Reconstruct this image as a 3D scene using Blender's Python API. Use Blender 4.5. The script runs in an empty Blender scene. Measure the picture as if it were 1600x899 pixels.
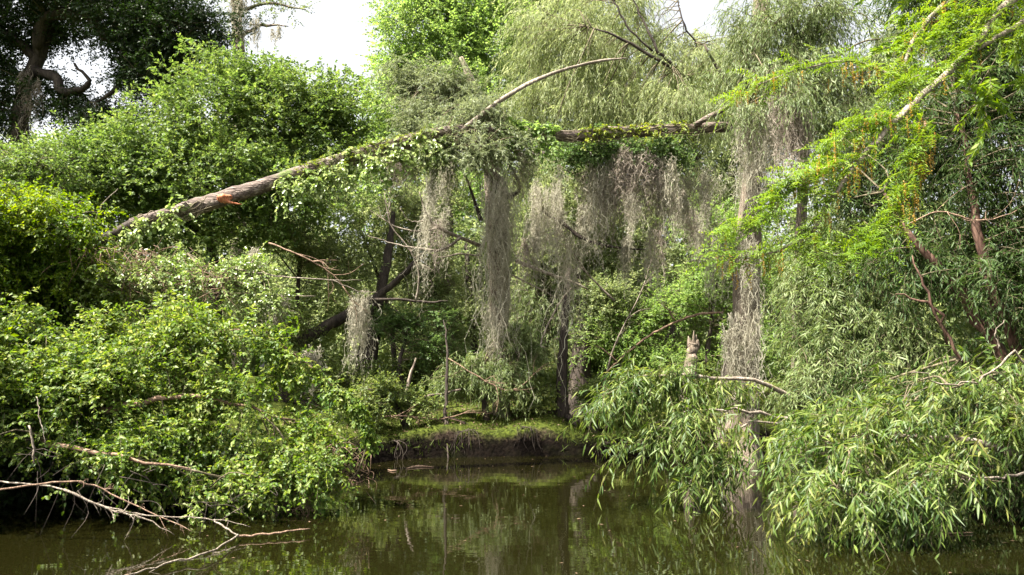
import bpy, math
import numpy as np
from mathutils import Vector

C = bpy.context.scene.collection
SC = bpy.context.scene
rng = np.random.default_rng(7)
PI = math.pi

# ------------------------------------------------------------------ camera geometry
F = 1244.0
CAM = np.array([0.0, 0.0, 1.8])
TH = math.atan(136.5 / F)
FW = np.array([0, math.cos(TH), math.sin(TH)])
UPV = np.array([0, -math.sin(TH), math.cos(TH)])

def W(px, py, d):
    """a point of the place: seen at px,py of a 1600 x 899 view, d metres ahead"""
    r = FW + np.array([1.0, 0, 0]) * ((px - 800) / F) - UPV * ((py - 449.5) / F)
    return CAM + r * (d / r[1])

def WP(*pts):
    return np.array([W(*p) for p in pts])

# ------------------------------------------------------------------ helpers
def unit(a):
    return a / (np.linalg.norm(a, axis=-1, keepdims=True) + 1e-9)

class Geo:
    def __init__(s):
        s.V, s.T, s.n = [], [], 0
    def add(s, V, T):
        if len(V) == 0:
            return s
        s.V.append(np.asarray(V, float)); s.T.append(np.asarray(T, int) + s.n); s.n += len(V)
        return s
    def build(s, name, mat, parent=None, smooth=False):
        V = np.concatenate(s.V); T = np.concatenate(s.T)
        off = np.array(parent.location) if parent is not None else np.zeros(3)
        if parent is None:
            off = np.array([V[:, 0].mean(), V[:, 1].mean(), V[:, 2].min()])
        elif parent.parent is not None:
            off = np.array(parent.parent.location)
        me = bpy.data.meshes.new(name)
        me.vertices.add(len(V)); me.vertices.foreach_set('co', (V - off).astype(np.float32).ravel())
        me.loops.add(T.size); me.loops.foreach_set('vertex_index', T.astype(np.int32).ravel())
        me.polygons.add(len(T)); me.polygons.foreach_set('loop_start', np.arange(0, T.size, 3, dtype=np.int32))
        me.update(calc_edges=True)
        if smooth:
            me.polygons.foreach_set('use_smooth', np.ones(len(T), dtype=bool))
        me.materials.append(mat)
        o = bpy.data.objects.new(name, me); C.objects.link(o)
        if parent is None:
            o.location = off
        else:
            o.parent = parent
        return o

def thing(name, label, cat, loc, group=None):
    o = bpy.data.objects.new(name, None); C.objects.link(o)
    o.location = Vector([float(v) for v in loc]); o.empty_display_size = 0.2
    o['label'] = label; o['category'] = cat
    if group: o['group'] = group
    return o

def tag(o, label, cat, group=None):
    o['label'] = label; o['category'] = cat
    if group: o['group'] = group
    return o

def smooth_path(P, R, sub=5):
    P = np.asarray(P, float); R = np.asarray(R, float)
    if len(P) < 3:
        t = np.linspace(0, 1, sub + 1)[:, None]
        return P[0] * (1 - t) + P[-1] * t, R[0] * (1 - t[:, 0]) + R[-1] * t[:, 0]
    Q = np.vstack([2 * P[0] - P[1], P, 2 * P[-1] - P[-2]]); out = []; ro = []
    for i in range(len(P) - 1):
        a, b, c, d = Q[i:i + 4]
        for k in range(sub):
            t = k / sub
            out.append(0.5 * ((2 * b) + (c - a) * t + (2 * a - 5 * b + 4 * c - d) * t * t + (3 * b - a - 3 * c + d) * t ** 3))
            ro.append(R[i] * (1 - t) + R[i + 1] * t)
    out.append(P[-1]); ro.append(R[-1])
    return np.array(out), np.array(ro)

def tube(P, R, sides=7, sub=5, rough=0.12, wob=0.0, g=None, flare=None):
    """tapered, slightly knobbly limb along a smoothed path"""
    if np.isscalar(R): R = [R] * len(P)
    P, R = smooth_path(P, R, sub)
    m = len(P)
    if wob:
        w = rng.normal(0, wob, (m, 3)); w[0] = 0; P = P + w
    tan = unit(np.gradient(P, axis=0))
    ref = np.array([0.31, 0.2, 0.93])
    if abs(tan[:, 2]).mean() > 0.8: ref = np.array([0.9, 0.3, 0.1])
    n = unit(np.cross(tan, ref)); b = np.cross(tan, n)
    a = np.linspace(0, 2 * PI, sides, endpoint=False)
    ph = rng.uniform(0, 6, 4)
    zz = np.cumsum(np.r_[0, np.linalg.norm(np.diff(P, axis=0), axis=1)])
    rr = 1 + rough * (np.sin(2 * a[None] + ph[0] + zz[:, None] * 2.1) + 0.7 * np.sin(3 * a[None] + ph[1] - zz[:, None] * 3.3) + rng.normal(0, .45, (m, sides)))
    if flare is not None:
        rr = rr * (1 + flare[0] * np.exp(-zz / flare[1])[:, None] * (1 + 0.45 * np.sin(5 * a[None] + ph[2])))
    V = P[:, None] + (np.cos(a)[None, :, None] * n[:, None] + np.sin(a)[None, :, None] * b[:, None]) * (R[:, None] * rr)[..., None]
    V = V.reshape(-1, 3)
    i = np.arange(m - 1)[:, None] * sides; j = np.arange(sides)[None]; k = (j + 1) % sides
    q0, q1, q2, q3 = i + j, i + k, i + sides + k, i + sides + j
    T = np.concatenate([np.stack([q0, q1, q2], -1).reshape(-1, 3), np.stack([q0, q2, q3], -1).reshape(-1, 3)])
    V = np.vstack([V, P[0], P[-1]]); nn = m * sides
    jj = np.arange(sides); kk = (jj + 1) % sides
    T = np.concatenate([T, np.stack([kk, jj, np.full(sides, nn)], -1), np.stack([jj, kk, np.full(sides, nn + 1)], -1) + np.array([1, 1, 0]) * (m - 1) * sides])
    if g is not None:
        g.add(V, T)
    return V, T

# leaf outlines: (position along, half width) rows, and rise of the edges
def leaf_geo(B, A, N, L, Wd, kind):
    """B base, A axis, N normal, L length, Wd width, one leaf per row"""
    A = unit(A); S = unit(np.cross(A, N)); N = np.cross(S, A)
    n = len(B); L = L[:, None]; w = Wd[:, None] * 0.5
    if kind == 'far':
        V = np.stack([B, B + A * L * .45 + S * w + N * w * .3, B + A * L, B + A * L * .45 - S * w + N * w * .3], 1)
        T = np.array([[0, 1, 2], [0, 2, 3]]); k = 4
    else:
        if kind == 'lance':
            t1, t2, w1, w2, bend = .25, .62, 1.0, .85, rng.uniform(.02, .28, (n, 1))
        else:
            t1, t2, w1, w2, bend = .28, .66, 1.0, .8, rng.uniform(.0, .2, (n, 1))
        c = lambda t: B + A * L * t - N * L * bend * t * t
        f = N * w * .35
        V = np.stack([B, c(t1) + S * w * w1 + f, c(t1) - S * w * w1 + f, c(t2) + S * w * w2 + f, c(t2) - S * w * w2 + f, c(1.0), c(t1), c(t2)], 1)
        T = np.array([[0, 1, 6], [0, 6, 2], [1, 3, 7], [1, 7, 6], [6, 7, 4], [6, 4, 2], [3, 5, 7], [7, 5, 4]]); k = 8
    V = V.reshape(-1, 3)
    T = (T[None] + (np.arange(n) * k)[:, None, None]).reshape(-1, 3)
    return V, T

def twigs_geo(O, D, L, droop, r0, seg=3):
    """thin three-sided twigs, all at once"""
    n = len(O); t = np.linspace(0, 1, seg + 1)
    P = O[:, None] + D[:, None] * (L[:, None] * t[None])[..., None]
    P[..., 2] -= droop[:, None] * L[:, None] * t[None] ** 2
    S = unit(np.cross(D, np.array([.1, .2, 1.0]))); U = np.cross(S, D)
    a = np.array([0, 2.094, 4.189])
    ring = np.cos(a)[None, :, None] * S[:, None] + np.sin(a)[None, :, None] * U[:, None]
    rad = r0 * (1 - .75 * t)
    V = (P[:, :, None] + ring[:, None] * rad[None, :, None, None]).reshape(-1, 3)
    T = []
    for s in range(seg):
        for j in range(3):
            k = (j + 1) % 3; T += [[s * 3 + j, s * 3 + k, s * 3 + 3 + k], [s * 3 + j, s * 3 + 3 + k, s * 3 + 3 + j]]
    T = (np.array(T)[None] + (np.arange(n) * 3 * (seg + 1))[:, None, None]).reshape(-1, 3)
    return V, T

LEAF = dict(
    ovate=dict(kind='oval', ll=.072, lw=.036, k=11, sl=.34, droop=.35, la=.85, ld=.25, up=.7, jit=.55),
    small=dict(kind='far', ll=.085, lw=.045, k=10, sl=.42, droop=.25, la=.8, ld=.2, up=.7, jit=.6),
    far=dict(kind='far', ll=.12, lw=.07, k=9, sl=.55, droop=.25, la=.8, ld=.2, up=.6, jit=.7),
    willow=dict(kind='lance', ll=.135, lw=.019, k=11, sl=.5, droop=.6, la=.8, ld=.42, up=.7, jit=.5),
    farwillow=dict(kind='far', ll=.17, lw=.024, k=13, sl=.65, droop=.7, la=.5, ld=.65, up=.4, jit=.7),
    cedar=dict(kind='far', ll=.085, lw=.026, k=30, sl=.34, droop=.3, la=.7, ld=.15, up=.5, jit=.9),
)

def sprays(g, tg, O, D, L, sp, twig=.0028, size=1.0, gw=None):
    """leafy shoots: O starts, D directions, L lengths"""
    n, k = len(O), sp['k']; D = unit(D)
    droop = sp['droop'] * rng.uniform(.5, 1.5, n)
    t = (np.arange(k)[None] + rng.uniform(.1, .9, (n, k))) / k
    P = O[:, None] + D[:, None] * (L[:, None] * t)[..., None]
    P[..., 2] -= droop[:, None] * L[:, None] * t ** 2
    tan = np.repeat(D[:, None], k, 1).copy(); tan[..., 2] -= 2 * droop[:, None] * t
    tan = unit(tan)
    side = unit(np.cross(D, np.array([0, 0, 1.0])) + rng.normal(0, .35, (n, 3)))
    sg = np.where(np.arange(k) % 2 == 0, 1.0, -1.0)[None, :, None]
    A = tan * (1 - sp['la'] * .45) + side[:, None] * sg * sp['la'] * (1 - .45 * t[..., None]) + rng.normal(0, .22, (n, k, 3))
    A[..., 2] -= sp['ld'] * rng.uniform(.2, 1.6, (n, k))
    N = np.array([0, 0, sp['up']]) + rng.normal(0, sp['jit'], (n, k, 3)) + D[:, None] * .25
    ll = sp['ll'] * size * rng.uniform(.45, 1.35, (n, k)) * (1 - .35 * t ** 3)
    lw = sp['lw'] * size * rng.uniform(.75, 1.2, (n, k))
    V, T = leaf_geo(P.reshape(-1, 3), A.reshape(-1, 3), N.reshape(-1, 3), ll.ravel(), lw.ravel(), sp['kind'])
    g.add(V, T)
    if tg is not None:
        V, T = twigs_geo(O, D, L, droop, twig); tg.add(V, T)

def clumps_in(blobs, n, inner=.45, back=.45):
    """n leafy clump centres scattered through a few overlapping ellipsoids"""
    bl = [(np.asarray(c, float), np.asarray(r, float)) for c, r in blobs]
    ar = np.array([r[0] * r[1] + r[0] * r[2] + r[1] * r[2] for _, r in bl])
    ns = np.maximum(1, (n * ar / ar.sum()).astype(int))
    Cs, Us = [], []
    for (c, r), m in zip(bl, ns):
        m2 = int(m * 1.4) + 2
        u = unit(rng.normal(0, 1, (m2, 3)))
        u = u[(u[:, 1] < .25) | (rng.uniform(0, 1, m2) < back)][:m]
        fq = rng.normal(0, 2.6, (3, 3)); ph = rng.uniform(0, 6, 3)
        bump = 1 + rng.exponential(.09, len(u)) + .16 * np.sin(u @ fq[0] + ph[0]) + .13 * np.sin(u @ fq[1] * 1.7 + ph[1]) + .1 * np.sin(u @ fq[2] * 2.9 + ph[2])
        rad = rng.uniform(inner ** 2, 1, len(u)) ** .5 * bump
        Cs.append(c + u * r * rad[:, None]); Us.append(u)
    return np.vstack(Cs), np.vstack(Us)

def crown(parent, blobs, n, sp, mat, twmat=None, per=9, size=1.0, spread=.16, hang=0.0, src=None, r_b=.018, twig=.0028,
          name='crown', inner=.45, back=.45, out=.55, upb=.2, extra=None, bl=None, arch=.25, flow=None):
    """foliage of one plant: clumps of shoots, and the branches that reach each clump from SRC points"""
    if isinstance(sp, str): sp = LEAF[sp]
    Cc, U = clumps_in(blobs, n, inner, back)
    m = len(Cc)
    if bl is None: bl = 1.25 * sp['sl']
    if src is not None:
        S_ = np.asarray(src, float); vv = []
        for c, u in zip(Cc, U):
            d = np.linalg.norm(S_ - c, axis=1); s = S_[np.argsort(d)[rng.integers(0, min(3, len(S_)))]]
            vv.append(unit(c - s) * .6 + u * .55)
        Vd = unit(np.array(vv) + rng.normal(0, .3, (m, 3)) + (np.array(flow) if flow is not None else 0))
    else:
        Vd = U
    Vr = np.repeat(Vd, per, 0); back_ = rng.uniform(-.15, 1, (m * per, 1)) * bl
    O = np.repeat(Cc, per, 0) - Vr * back_ + rng.normal(0, spread * .32, (m * per, 3))
    O[:, 2] += (.5 - (1 - back_[:, 0] / bl) ** 2) * arch * bl
    D = Vr * out + rng.normal(0, .5, (m * per, 3)) + np.array([0, 0, upb])
    if hang:
        D = unit(D) * (1 - hang) + np.array([0, 0, -1.0]) * hang
    L = sp['sl'] * rng.uniform(.55, 1.3, m * per)
    if extra is not None:
        O = np.vstack([O, extra[0]]); D = np.vstack([D, extra[1]]); L = np.r_[L, extra[2]]
    g = Geo(); tg = Geo() if twmat is not None else None
    sprays(g, tg, O, D, L, sp, twig, size)
    o = g.build(name, mat, parent)
    if twmat is not None:
        if src is not None:
            S = np.asarray(src, float)
            for c, r in blobs:
                c = np.asarray(c, float); d = np.linalg.norm(S - c, axis=1); s = S[np.argsort(d)[rng.integers(0, min(4, len(S)))]]
                ln = np.linalg.norm(c - s)
                if ln < .1: continue
                mid = s + (c - s) * .5 + rng.normal(0, .12 * ln, 3); rr_ = min(r_b * 1.3, .010 * ln + .004)
                tube([s, mid, c], [rr_, rr_ * .8, rr_ * .5], sides=5, sub=4, rough=.08, g=tg)
            S = np.vstack([S, np.array([c for c, r in blobs])])
            for c in Cc[::1 if m < 260 else 2]:
                d = np.linalg.norm(S - c, axis=1) + (S[:, 2] > c[2] + .3) * .3
                s = S[np.argsort(d)[rng.integers(0, min(3, len(S)))]]
                v = c - s; ln = np.linalg.norm(v)
                if ln < .08 or ln > max(1.0, 3 * sp['sl']): continue
                mid = s + v * .5 + rng.normal(0, .09 * ln, 3) + np.array([0, 0, .08 * ln])
                r = min(r_b, .012 * ln + .003)
                tube([s, mid, c], [r, r * .65, r * .3], sides=4, sub=3, rough=.05, g=tg)
        tg.build('branches', twmat, parent)
    return o, Cc

# ------------------------------------------------------------------ materials
def newmat(name):
    m = bpy.data.materials.new(name); m.use_nodes = True
    nt = m.node_tree; nt.nodes.clear()
    return m, nt, nt.nodes.new, nt.links.new

def ramp(nt, stops, fac):
    r = nt.nodes.new('ShaderNodeValToRGB'); e = r.color_ramp.elements
    while len(e) > 1: e.remove(e[-1])
    e[0].position = stops[0][0]; e[0].color = (*stops[0][1], 1)
    for p, c in stops[1:]:
        k = e.new(p); k.color = (*c, 1)
    nt.links.new(fac, r.inputs[0])
    return r.outputs[0]

def leafmat(name, cols, tr=.38, rough=.5, spec=.3, ns=1.3, trc=None, patch=.35):
    """cols: three leaf colours, picked leaf by leaf and patch by patch; light also comes through the blade"""
    m, nt, N, Lk = newmat(name)
    geo = N('ShaderNodeNewGeometry'); tc = N('ShaderNodeTexCoord')
    nz = N('ShaderNodeTexNoise'); nz.inputs['Scale'].default_value = ns; nz.inputs['Detail'].default_value = 3
    Lk(tc.outputs['Object'], nz.inputs['Vector'])
    mr = N('ShaderNodeMapRange'); mr.inputs[1].default_value = .3; mr.inputs[2].default_value = .7
    Lk(nz.outputs['Fac'], mr.inputs[0])
    mx = N('ShaderNodeMix'); mx.inputs[0].default_value = patch
    Lk(geo.outputs['Random Per Island'], mx.inputs[2]); Lk(mr.outputs[0], mx.inputs[3])
    n = len(cols); cols = [(c[0] * 1.03, c[1] * 1.0, c[2] * 1.1) for c in cols] if 'moss' not in name else cols
    col = ramp(nt, [(i / (n - 1), c) for i, c in enumerate(cols)], mx.outputs[0])
    p = N('ShaderNodeBsdfPrincipled'); p.inputs['Roughness'].default_value = rough
    p.inputs['Specular IOR Level'].default_value = spec
    Lk(col, p.inputs['Base Color'])
    t = N('ShaderNodeBsdfTranslucent')
    hs = N('ShaderNodeHueSaturation'); hs.inputs['Hue'].default_value = .485; hs.inputs['Saturation'].default_value = 1.1; hs.inputs['Value'].default_value = 1.9
    Lk(col, hs.inputs['Color']); Lk(hs.outputs[0], t.inputs[0])
    ms = N('ShaderNodeMixShader'); ms.inputs[0].default_value = tr
    Lk(p.outputs[0], ms.inputs[1]); Lk(t.outputs[0], ms.inputs[2])
    o = N('ShaderNodeOutputMaterial'); Lk(ms.outputs[0], o.inputs[0])
    return m

def barkmat(name, cols, sc=6, stretch=.22, bump=.5, rough=.85, moss=None, mossamt=.5, vert=True):
    m, nt, N, Lk = newmat(name)
    tc = N('ShaderNodeTexCoord'); mp = N('ShaderNodeMapping')
    mp.inputs['Scale'].default_value = (1, 1, stretch) if vert else (stretch, 1, 1)
    Lk(tc.outputs['Object'], mp.inputs[0])
    nz = N('ShaderNodeTexNoise'); nz.inputs['Scale'].default_value = sc; nz.inputs['Detail'].default_value = 7; nz.inputs['Roughness'].default_value = .65
    Lk(mp.outputs[0], nz.inputs['Vector'])
    vo = N('ShaderNodeTexVoronoi'); vo.inputs['Scale'].default_value = sc * 2.2; vo.feature = 'DISTANCE_TO_EDGE'
    Lk(mp.outputs[0], vo.inputs['Vector'])
    c = ramp(nt, [(.32 + .36 * i / (len(cols) - 1), k) for i, k in enumerate(cols)], nz.outputs['Fac'])
    crack = ramp(nt, [(0, (.35, .33, .3)), (.12, (1, 1, 1))], vo.outputs['Distance'])
    mu = N('ShaderNodeMix'); mu.data_type = 'RGBA'; mu.blend_type = 'MULTIPLY'; mu.inputs[0].default_value = .8
    Lk(c, mu.inputs[6]); Lk(crack, mu.inputs[7]); col = mu.outputs[2]
    if moss:
        n2 = N('ShaderNodeTexNoise'); n2.inputs['Scale'].default_value = 2.4; n2.inputs['Detail'].default_value = 6
        Lk(tc.outputs['Object'], n2.inputs['Vector'])
        f = ramp(nt, [(.62 - .3 * mossamt, (0, 0, 0)), (.72 - .3 * mossamt, (1, 1, 1))], n2.outputs['Fac'])
        m2 = N('ShaderNodeMix'); m2.data_type = 'RGBA'
        Lk(f, m2.inputs[0]); Lk(col, m2.inputs[6]); m2.inputs[7].default_value = (*moss, 1); col = m2.outputs[2]
    p = N('ShaderNodeBsdfPrincipled'); p.inputs['Roughness'].default_value = rough; p.inputs['Specular IOR Level'].default_value = .25
    Lk(col, p.inputs['Base Color'])
    b = N('ShaderNodeBump'); b.inputs['Strength'].default_value = bump; b.inputs['Distance'].default_value = .04
    ad = N('ShaderNodeMath'); ad.operation = 'ADD'; Lk(nz.outputs['Fac'], ad.inputs[0]); Lk(vo.outputs['Distance'], ad.inputs[1])
    Lk(ad.outputs[0], b.inputs['Height']); Lk(b.outputs[0], p.inputs['Normal'])
    o = N('ShaderNodeOutputMaterial'); Lk(p.outputs[0], o.inputs[0])
    return m

M = {}
M['shrub'] = leafmat('leaf shrub', [(.022, .055, .008), (.05, .10, .012), (.085, .145, .016), (.14, .19, .03), (.24, .26, .09)], tr=.42, spec=.35)
M['shrub2'] = leafmat('leaf upper shrub', [(.03, .08, .008), (.065, .125, .010), (.12, .18, .013), (.17, .21, .025)], tr=.42)
M['yellow'] = leafmat('leaf yellow green', [(.032, .068, .012), (.058, .105, .020), (.095, .15, .030), (.15, .19, .05)], tr=.42, ns=.8)
M['bright'] = leafmat('leaf bright green', [(.07, .14, .03), (.11, .19, .04), (.15, .23, .055), (.20, .26, .09)], tr=.55, ns=.8)
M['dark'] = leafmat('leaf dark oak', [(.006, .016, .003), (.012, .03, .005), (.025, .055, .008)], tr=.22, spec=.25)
M['mid'] = leafmat('leaf understory', [(.035, .065, .015), (.07, .11, .022), (.12, .16, .035), (.19, .22, .07)], tr=.4, ns=.9)
M['pale'] = leafmat('leaf understory paled for light', [(.055, .085, .028), (.10, .14, .045), (.165, .205, .075), (.26, .285, .14)], tr=.5, ns=.9)  # paler leaf colour stands in for light on the trees behind
M['deep'] = leafmat('leaf deep green', [(.035, .075, .018), (.06, .11, .025), (.10, .155, .045)], tr=.4)
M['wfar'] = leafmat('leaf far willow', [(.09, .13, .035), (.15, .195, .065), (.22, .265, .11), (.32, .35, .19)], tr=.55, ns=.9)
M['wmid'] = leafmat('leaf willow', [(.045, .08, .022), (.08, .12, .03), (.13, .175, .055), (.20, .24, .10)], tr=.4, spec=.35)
M['wdark'] = leafmat('leaf willow painted shade', [(.016, .036, .008), (.03, .06, .012), (.065, .105, .025)], tr=.3, spec=.2)  # shade inside the right willows is put into this darker leaf colour
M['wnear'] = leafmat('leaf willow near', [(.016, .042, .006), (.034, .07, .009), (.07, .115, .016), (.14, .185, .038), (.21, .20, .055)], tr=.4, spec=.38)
M['cypress'] = leafmat('leaf cypress', [(.06, .125, .010), (.10, .175, .016), (.17, .23, .03)], tr=.4, ns=3)
M['cedar'] = leafmat('leaf cedar', [(.06, .085, .03), (.11, .14, .055), (.17, .20, .10)], tr=.45)
M['vine'] = leafmat('leaf vine', [(.07, .13, .02), (.12, .19, .035), (.19, .25, .08), (.26, .30, .13)], tr=.35, spec=.6, rough=.35)
M['fern'] = leafmat('leaf fern', [(.06, .10, .012), (.12, .17, .02), (.20, .21, .03)], tr=.4)
M['catkin'] = leafmat('catkin', [(.22, .14, .02), (.32, .20, .03), (.30, .24, .05)], tr=.3)
M['moss'] = leafmat('spanish moss', [(.19, .18, .135), (.28, .265, .205), (.38, .36, .29)], tr=.35, rough=.8, spec=.1)
M['mossd'] = leafmat('spanish moss weathered', [(.14, .12, .095), (.22, .19, .155), (.31, .27, .225)], tr=.3, rough=.8, spec=.1)
M['grass'] = leafmat('grass', [(.02, .036, .006), (.04, .062, .009), (.075, .09, .015)], tr=.35, spec=.1)
M['litter'] = leafmat('leaf litter', [(.05, .03, .018), (.10, .065, .035), (.17, .12, .07)], tr=.1, rough=.7)
M['palmetto'] = leafmat('leaf palmetto', [(.03, .075, .02), (.06, .12, .03)], tr=.25, spec=.5)
M['bark'] = barkmat('bark grey brown', [(.05, .038, .028), (.13, .10, .08), (.24, .20, .165)], moss=(.05, .07, .015), mossamt=.25)
M['cyp_bark'] = barkmat('bark cypress fibrous', [(.08, .06, .045), (.19, .15, .115), (.33, .275, .215)], sc=16, stretch=.06, bump=.8, moss=(.10, .115, .05), mossamt=.22)
M['logbark'] = barkmat('bark fallen log', [(.035, .025, .02), (.12, .09, .075), (.32, .265, .225)], sc=11, stretch=.18, vert=False, bump=.8, moss=(.09, .12, .03), mossamt=.2)
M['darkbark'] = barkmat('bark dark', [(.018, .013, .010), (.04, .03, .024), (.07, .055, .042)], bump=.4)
M['redbark'] = barkmat('bark reddish', [(.05, .025, .018), (.10, .055, .04), (.16, .095, .07)], bump=.4)
M['dead'] = barkmat('bare dead wood', [(.10, .08, .06), (.20, .165, .13), (.36, .31, .26)], sc=14, bump=.3)
M['deadbrown'] = barkmat('bare brown wood', [(.10, .06, .04), (.20, .13, .09), (.32, .22, .16)], sc=14, bump=.3)
M['twig'] = barkmat('twig', [(.06, .05, .03), (.12, .10, .06), (.18, .15, .10)], bump=.0)
M['scar'] = barkmat('raw heartwood', [(.25, .07, .03), (.42, .15, .07), (.5, .24, .14)], sc=18, bump=.5)

# ------------------------------------------------------------------ world, sun, camera
SUN_EL, SUN_AZ = math.radians(59), math.radians(240)     # azimuth from +Y, clockwise
w = bpy.data.worlds.new('World'); SC.world = w; w.use_nodes = True
nt = w.node_tree; bg = nt.nodes['Background']
sky = nt.nodes.new('ShaderNodeTexSky'); sky.sky_type = 'NISHITA'; sky.sun_disc = False
sky.sun_elevation = SUN_EL; sky.sun_rotation = SUN_AZ; sky.dust_density = 6.0; sky.air_density = 1.0
hs = nt.nodes.new('ShaderNodeHueSaturation'); hs.inputs['Saturation'].default_value = .18; hs.inputs['Value'].default_value = 1.0
nt.links.new(sky.outputs[0], hs.inputs['Color']); nt.links.new(hs.outputs[0], bg.inputs[0])
bg.inputs[1].default_value = .085
sd = bpy.data.lights.new('sun', 'SUN'); sd.energy = 5.0; sd.angle = math.radians(.8); sd.color = (1, .94, .82)
so = bpy.data.objects.new('sun', sd); C.objects.link(so)
dirv = Vector((math.sin(SUN_AZ) * math.cos(SUN_EL), math.cos(SUN_AZ) * math.cos(SUN_EL), math.sin(SUN_EL)))
so.rotation_euler = dirv.to_track_quat('Z', 'Y').to_euler()
cd = bpy.data.cameras.new('camera'); cd.sensor_width = 36; cd.lens = F / 1600 * 36; cd.clip_end = 2000
co = bpy.data.objects.new('camera', cd); C.objects.link(co)
co.location = Vector(CAM); co.rotation_euler = (PI / 2 + TH, 0, 0); SC.camera = co
SC.view_settings.view_transform = 'Standard'; SC.view_settings.look = 'None'
SC.view_settings.gamma = 1; SC.view_settings.use_curve_mapping = False
SC.view_settings.exposure = 2.28
SC.render.engine = 'CYCLES'
SC.cycles.max_bounces = 6; SC.cycles.diffuse_bounces = 3; SC.cycles.glossy_bounces = 3; SC.cycles.transmission_bounces = 3
SC.cycles.use_denoising = True; SC.cycles.sample_clamp_indirect = 6
SC.cycles.use_adaptive_sampling = False

# ------------------------------------------------------------------ ground and water
RIV = np.array([(-12, -30), (-13, 2), (-12, 8), (-9.2, 12.6), (-6.0, 13.4), (-3.8, 15.2), (-3.2, 16.0), (-2.4, 17.3), (-.5, 18.0), (1.5, 18.2),
                (3.6, 18.5), (6.0, 18.9), (10, 20), (16, 23), (18, 19), (11, 15.5), (7.2, 13), (6.4, 10.5), (6.0, 7), (6.4, 2), (9, -30)], float)
def river_dist(x, y):
    """positive on land, metres from the shore"""
    P = np.stack([x, y], -1); A = RIV; B = np.roll(RIV, -1, 0)
    best = np.full(x.shape, 1e9); ins = np.zeros(x.shape, bool)
    for a, b in zip(A, B):
        ab = b - a; t = np.clip(((P - a) @ ab) / (ab @ ab), 0, 1)
        best = np.minimum(best, np.linalg.norm(P - (a + t[..., None] * ab), axis=-1))
        c = ((a[1] > y) != (b[1] > y)) & (x < (b[0] - a[0]) * (y - a[1]) / (b[1] - a[1] + 1e-12) + a[0])
        ins ^= c
    return np.where(ins, -best, best)
def gnoise(x, y):
    return (np.sin(x * 1.3 + y * .7) * .5 + np.sin(x * 2.9 - y * 2.1 + 1) * .3 + np.sin(x * 6.1 + y * 5.3 + 2) * .15 + np.sin(x * 11 - y * 13) * .08)
def ground_h(x, y):
    d = river_dist(x, y) + .18 * gnoise(x * 1.1, y * 1.1)
    land = .5 * np.clip(d / .22, 0, 1) ** .6 * (1 + .35 * np.sin(x * 1.9 + 1) * np.sin(x * .83)) + .75 * (1 - np.exp(-np.clip(d, 0, None) / 3.5)) + .02 * np.clip(d, 0, 60)
    land = land + .2 * gnoise(x, y) * np.clip(d, 0, 1)
    return np.where(d > 0, land - .03, np.maximum(-1.3, d * .8 - .06))
def gz(x, y):
    return float(ground_h(np.array([x]), np.array([y]))[0])

xs = np.unique(np.concatenate([np.linspace(-400, -14, 26), np.linspace(-14, 16, 200), np.linspace(16, 400, 26)]))
ys = np.unique(np.concatenate([np.linspace(-300, -2, 20), np.linspace(-2, 14, 70), np.linspace(14, 26, 110), np.linspace(26, 600, 40)]))
X, Y = np.meshgrid(xs, ys); Z = ground_h(X, Y)
nx, ny = len(xs), len(ys)
i, j = np.meshgrid(np.arange(nx - 1), np.arange(ny - 1)); q = (j * nx + i).ravel()
T = np.concatenate([np.stack([q, q + 1, q + nx + 1], 1), np.stack([q, q + nx + 1, q + nx], 1)])
m, nt, N, Lk = newmat('mossy bank soil')
tc = N('ShaderNodeTexCoord')
n1 = N('ShaderNodeTexNoise'); n1.inputs['Scale'].default_value = 1.6; n1.inputs['Detail'].default_value = 8; Lk(tc.outputs['Object'], n1.inputs['Vector'])
n2 = N('ShaderNodeTexNoise'); n2.inputs['Scale'].default_value = 14; n2.inputs['Detail'].default_value = 8; Lk(tc.outputs['Object'], n2.inputs['Vector'])
moss = ramp(nt, [(.3, (.018, .026, .005)), (.7, (.06, .075, .012))], n2.outputs['Fac'])
soil = ramp(nt, [(.3, (.016, .011, .008)), (.7, (.05, .036, .026))], n2.outputs['Fac'])
geo = N('ShaderNodeNewGeometry'); sx = N('ShaderNodeSeparateXYZ'); Lk(geo.outputs['Normal'], sx.inputs[0])
ml = N('ShaderNodeMath'); ml.operation = 'MULTIPLY'; Lk(n1.outputs['Fac'], ml.inputs[0]); Lk(sx.outputs['Z'], ml.inputs[1])
fac = ramp(nt, [(.22, (0, 0, 0)), (.38, (1, 1, 1))], ml.outputs[0])
mx = N('ShaderNodeMix'); mx.data_type = 'RGBA'; Lk(fac, mx.inputs[0]); Lk(soil, mx.inputs[6]); Lk(moss, mx.inputs[7])
gp = N('ShaderNodeSeparateXYZ'); Lk(geo.outputs['Position'], gp.inputs[0])
zz_ = N('ShaderNodeMath'); zz_.operation = 'MULTIPLY_ADD'; zz_.inputs[1].default_value = .5; Lk(n2.outputs['Fac'], zz_.inputs[0]); Lk(gp.outputs['Z'], zz_.inputs[2])
undercut_shade = ramp(nt, [(.58, (.10, .09, .08)), (.85, (1, 1, 1))], zz_.outputs[0])  # shade of the undercut painted as darker soil towards the waterline
mw_ = N('ShaderNodeMix'); mw_.data_type = 'RGBA'; mw_.blend_type = 'MULTIPLY'; mw_.inputs[0].default_value = 1; Lk(mx.outputs[2], mw_.inputs[6]); Lk(undercut_shade, mw_.inputs[7])
p = N('ShaderNodeBsdfPrincipled'); p.inputs['Roughness'].default_value = .9; p.inputs['Specular IOR Level'].default_value = .05; Lk(mw_.outputs[2], p.inputs['Base Color'])
b = N('ShaderNodeBump'); b.inputs['Strength'].default_value = .8; b.inputs['Distance'].default_value = .06; Lk(n2.outputs['Fac'], b.inputs['Height']); Lk(b.outputs[0], p.inputs['Normal'])
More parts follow.
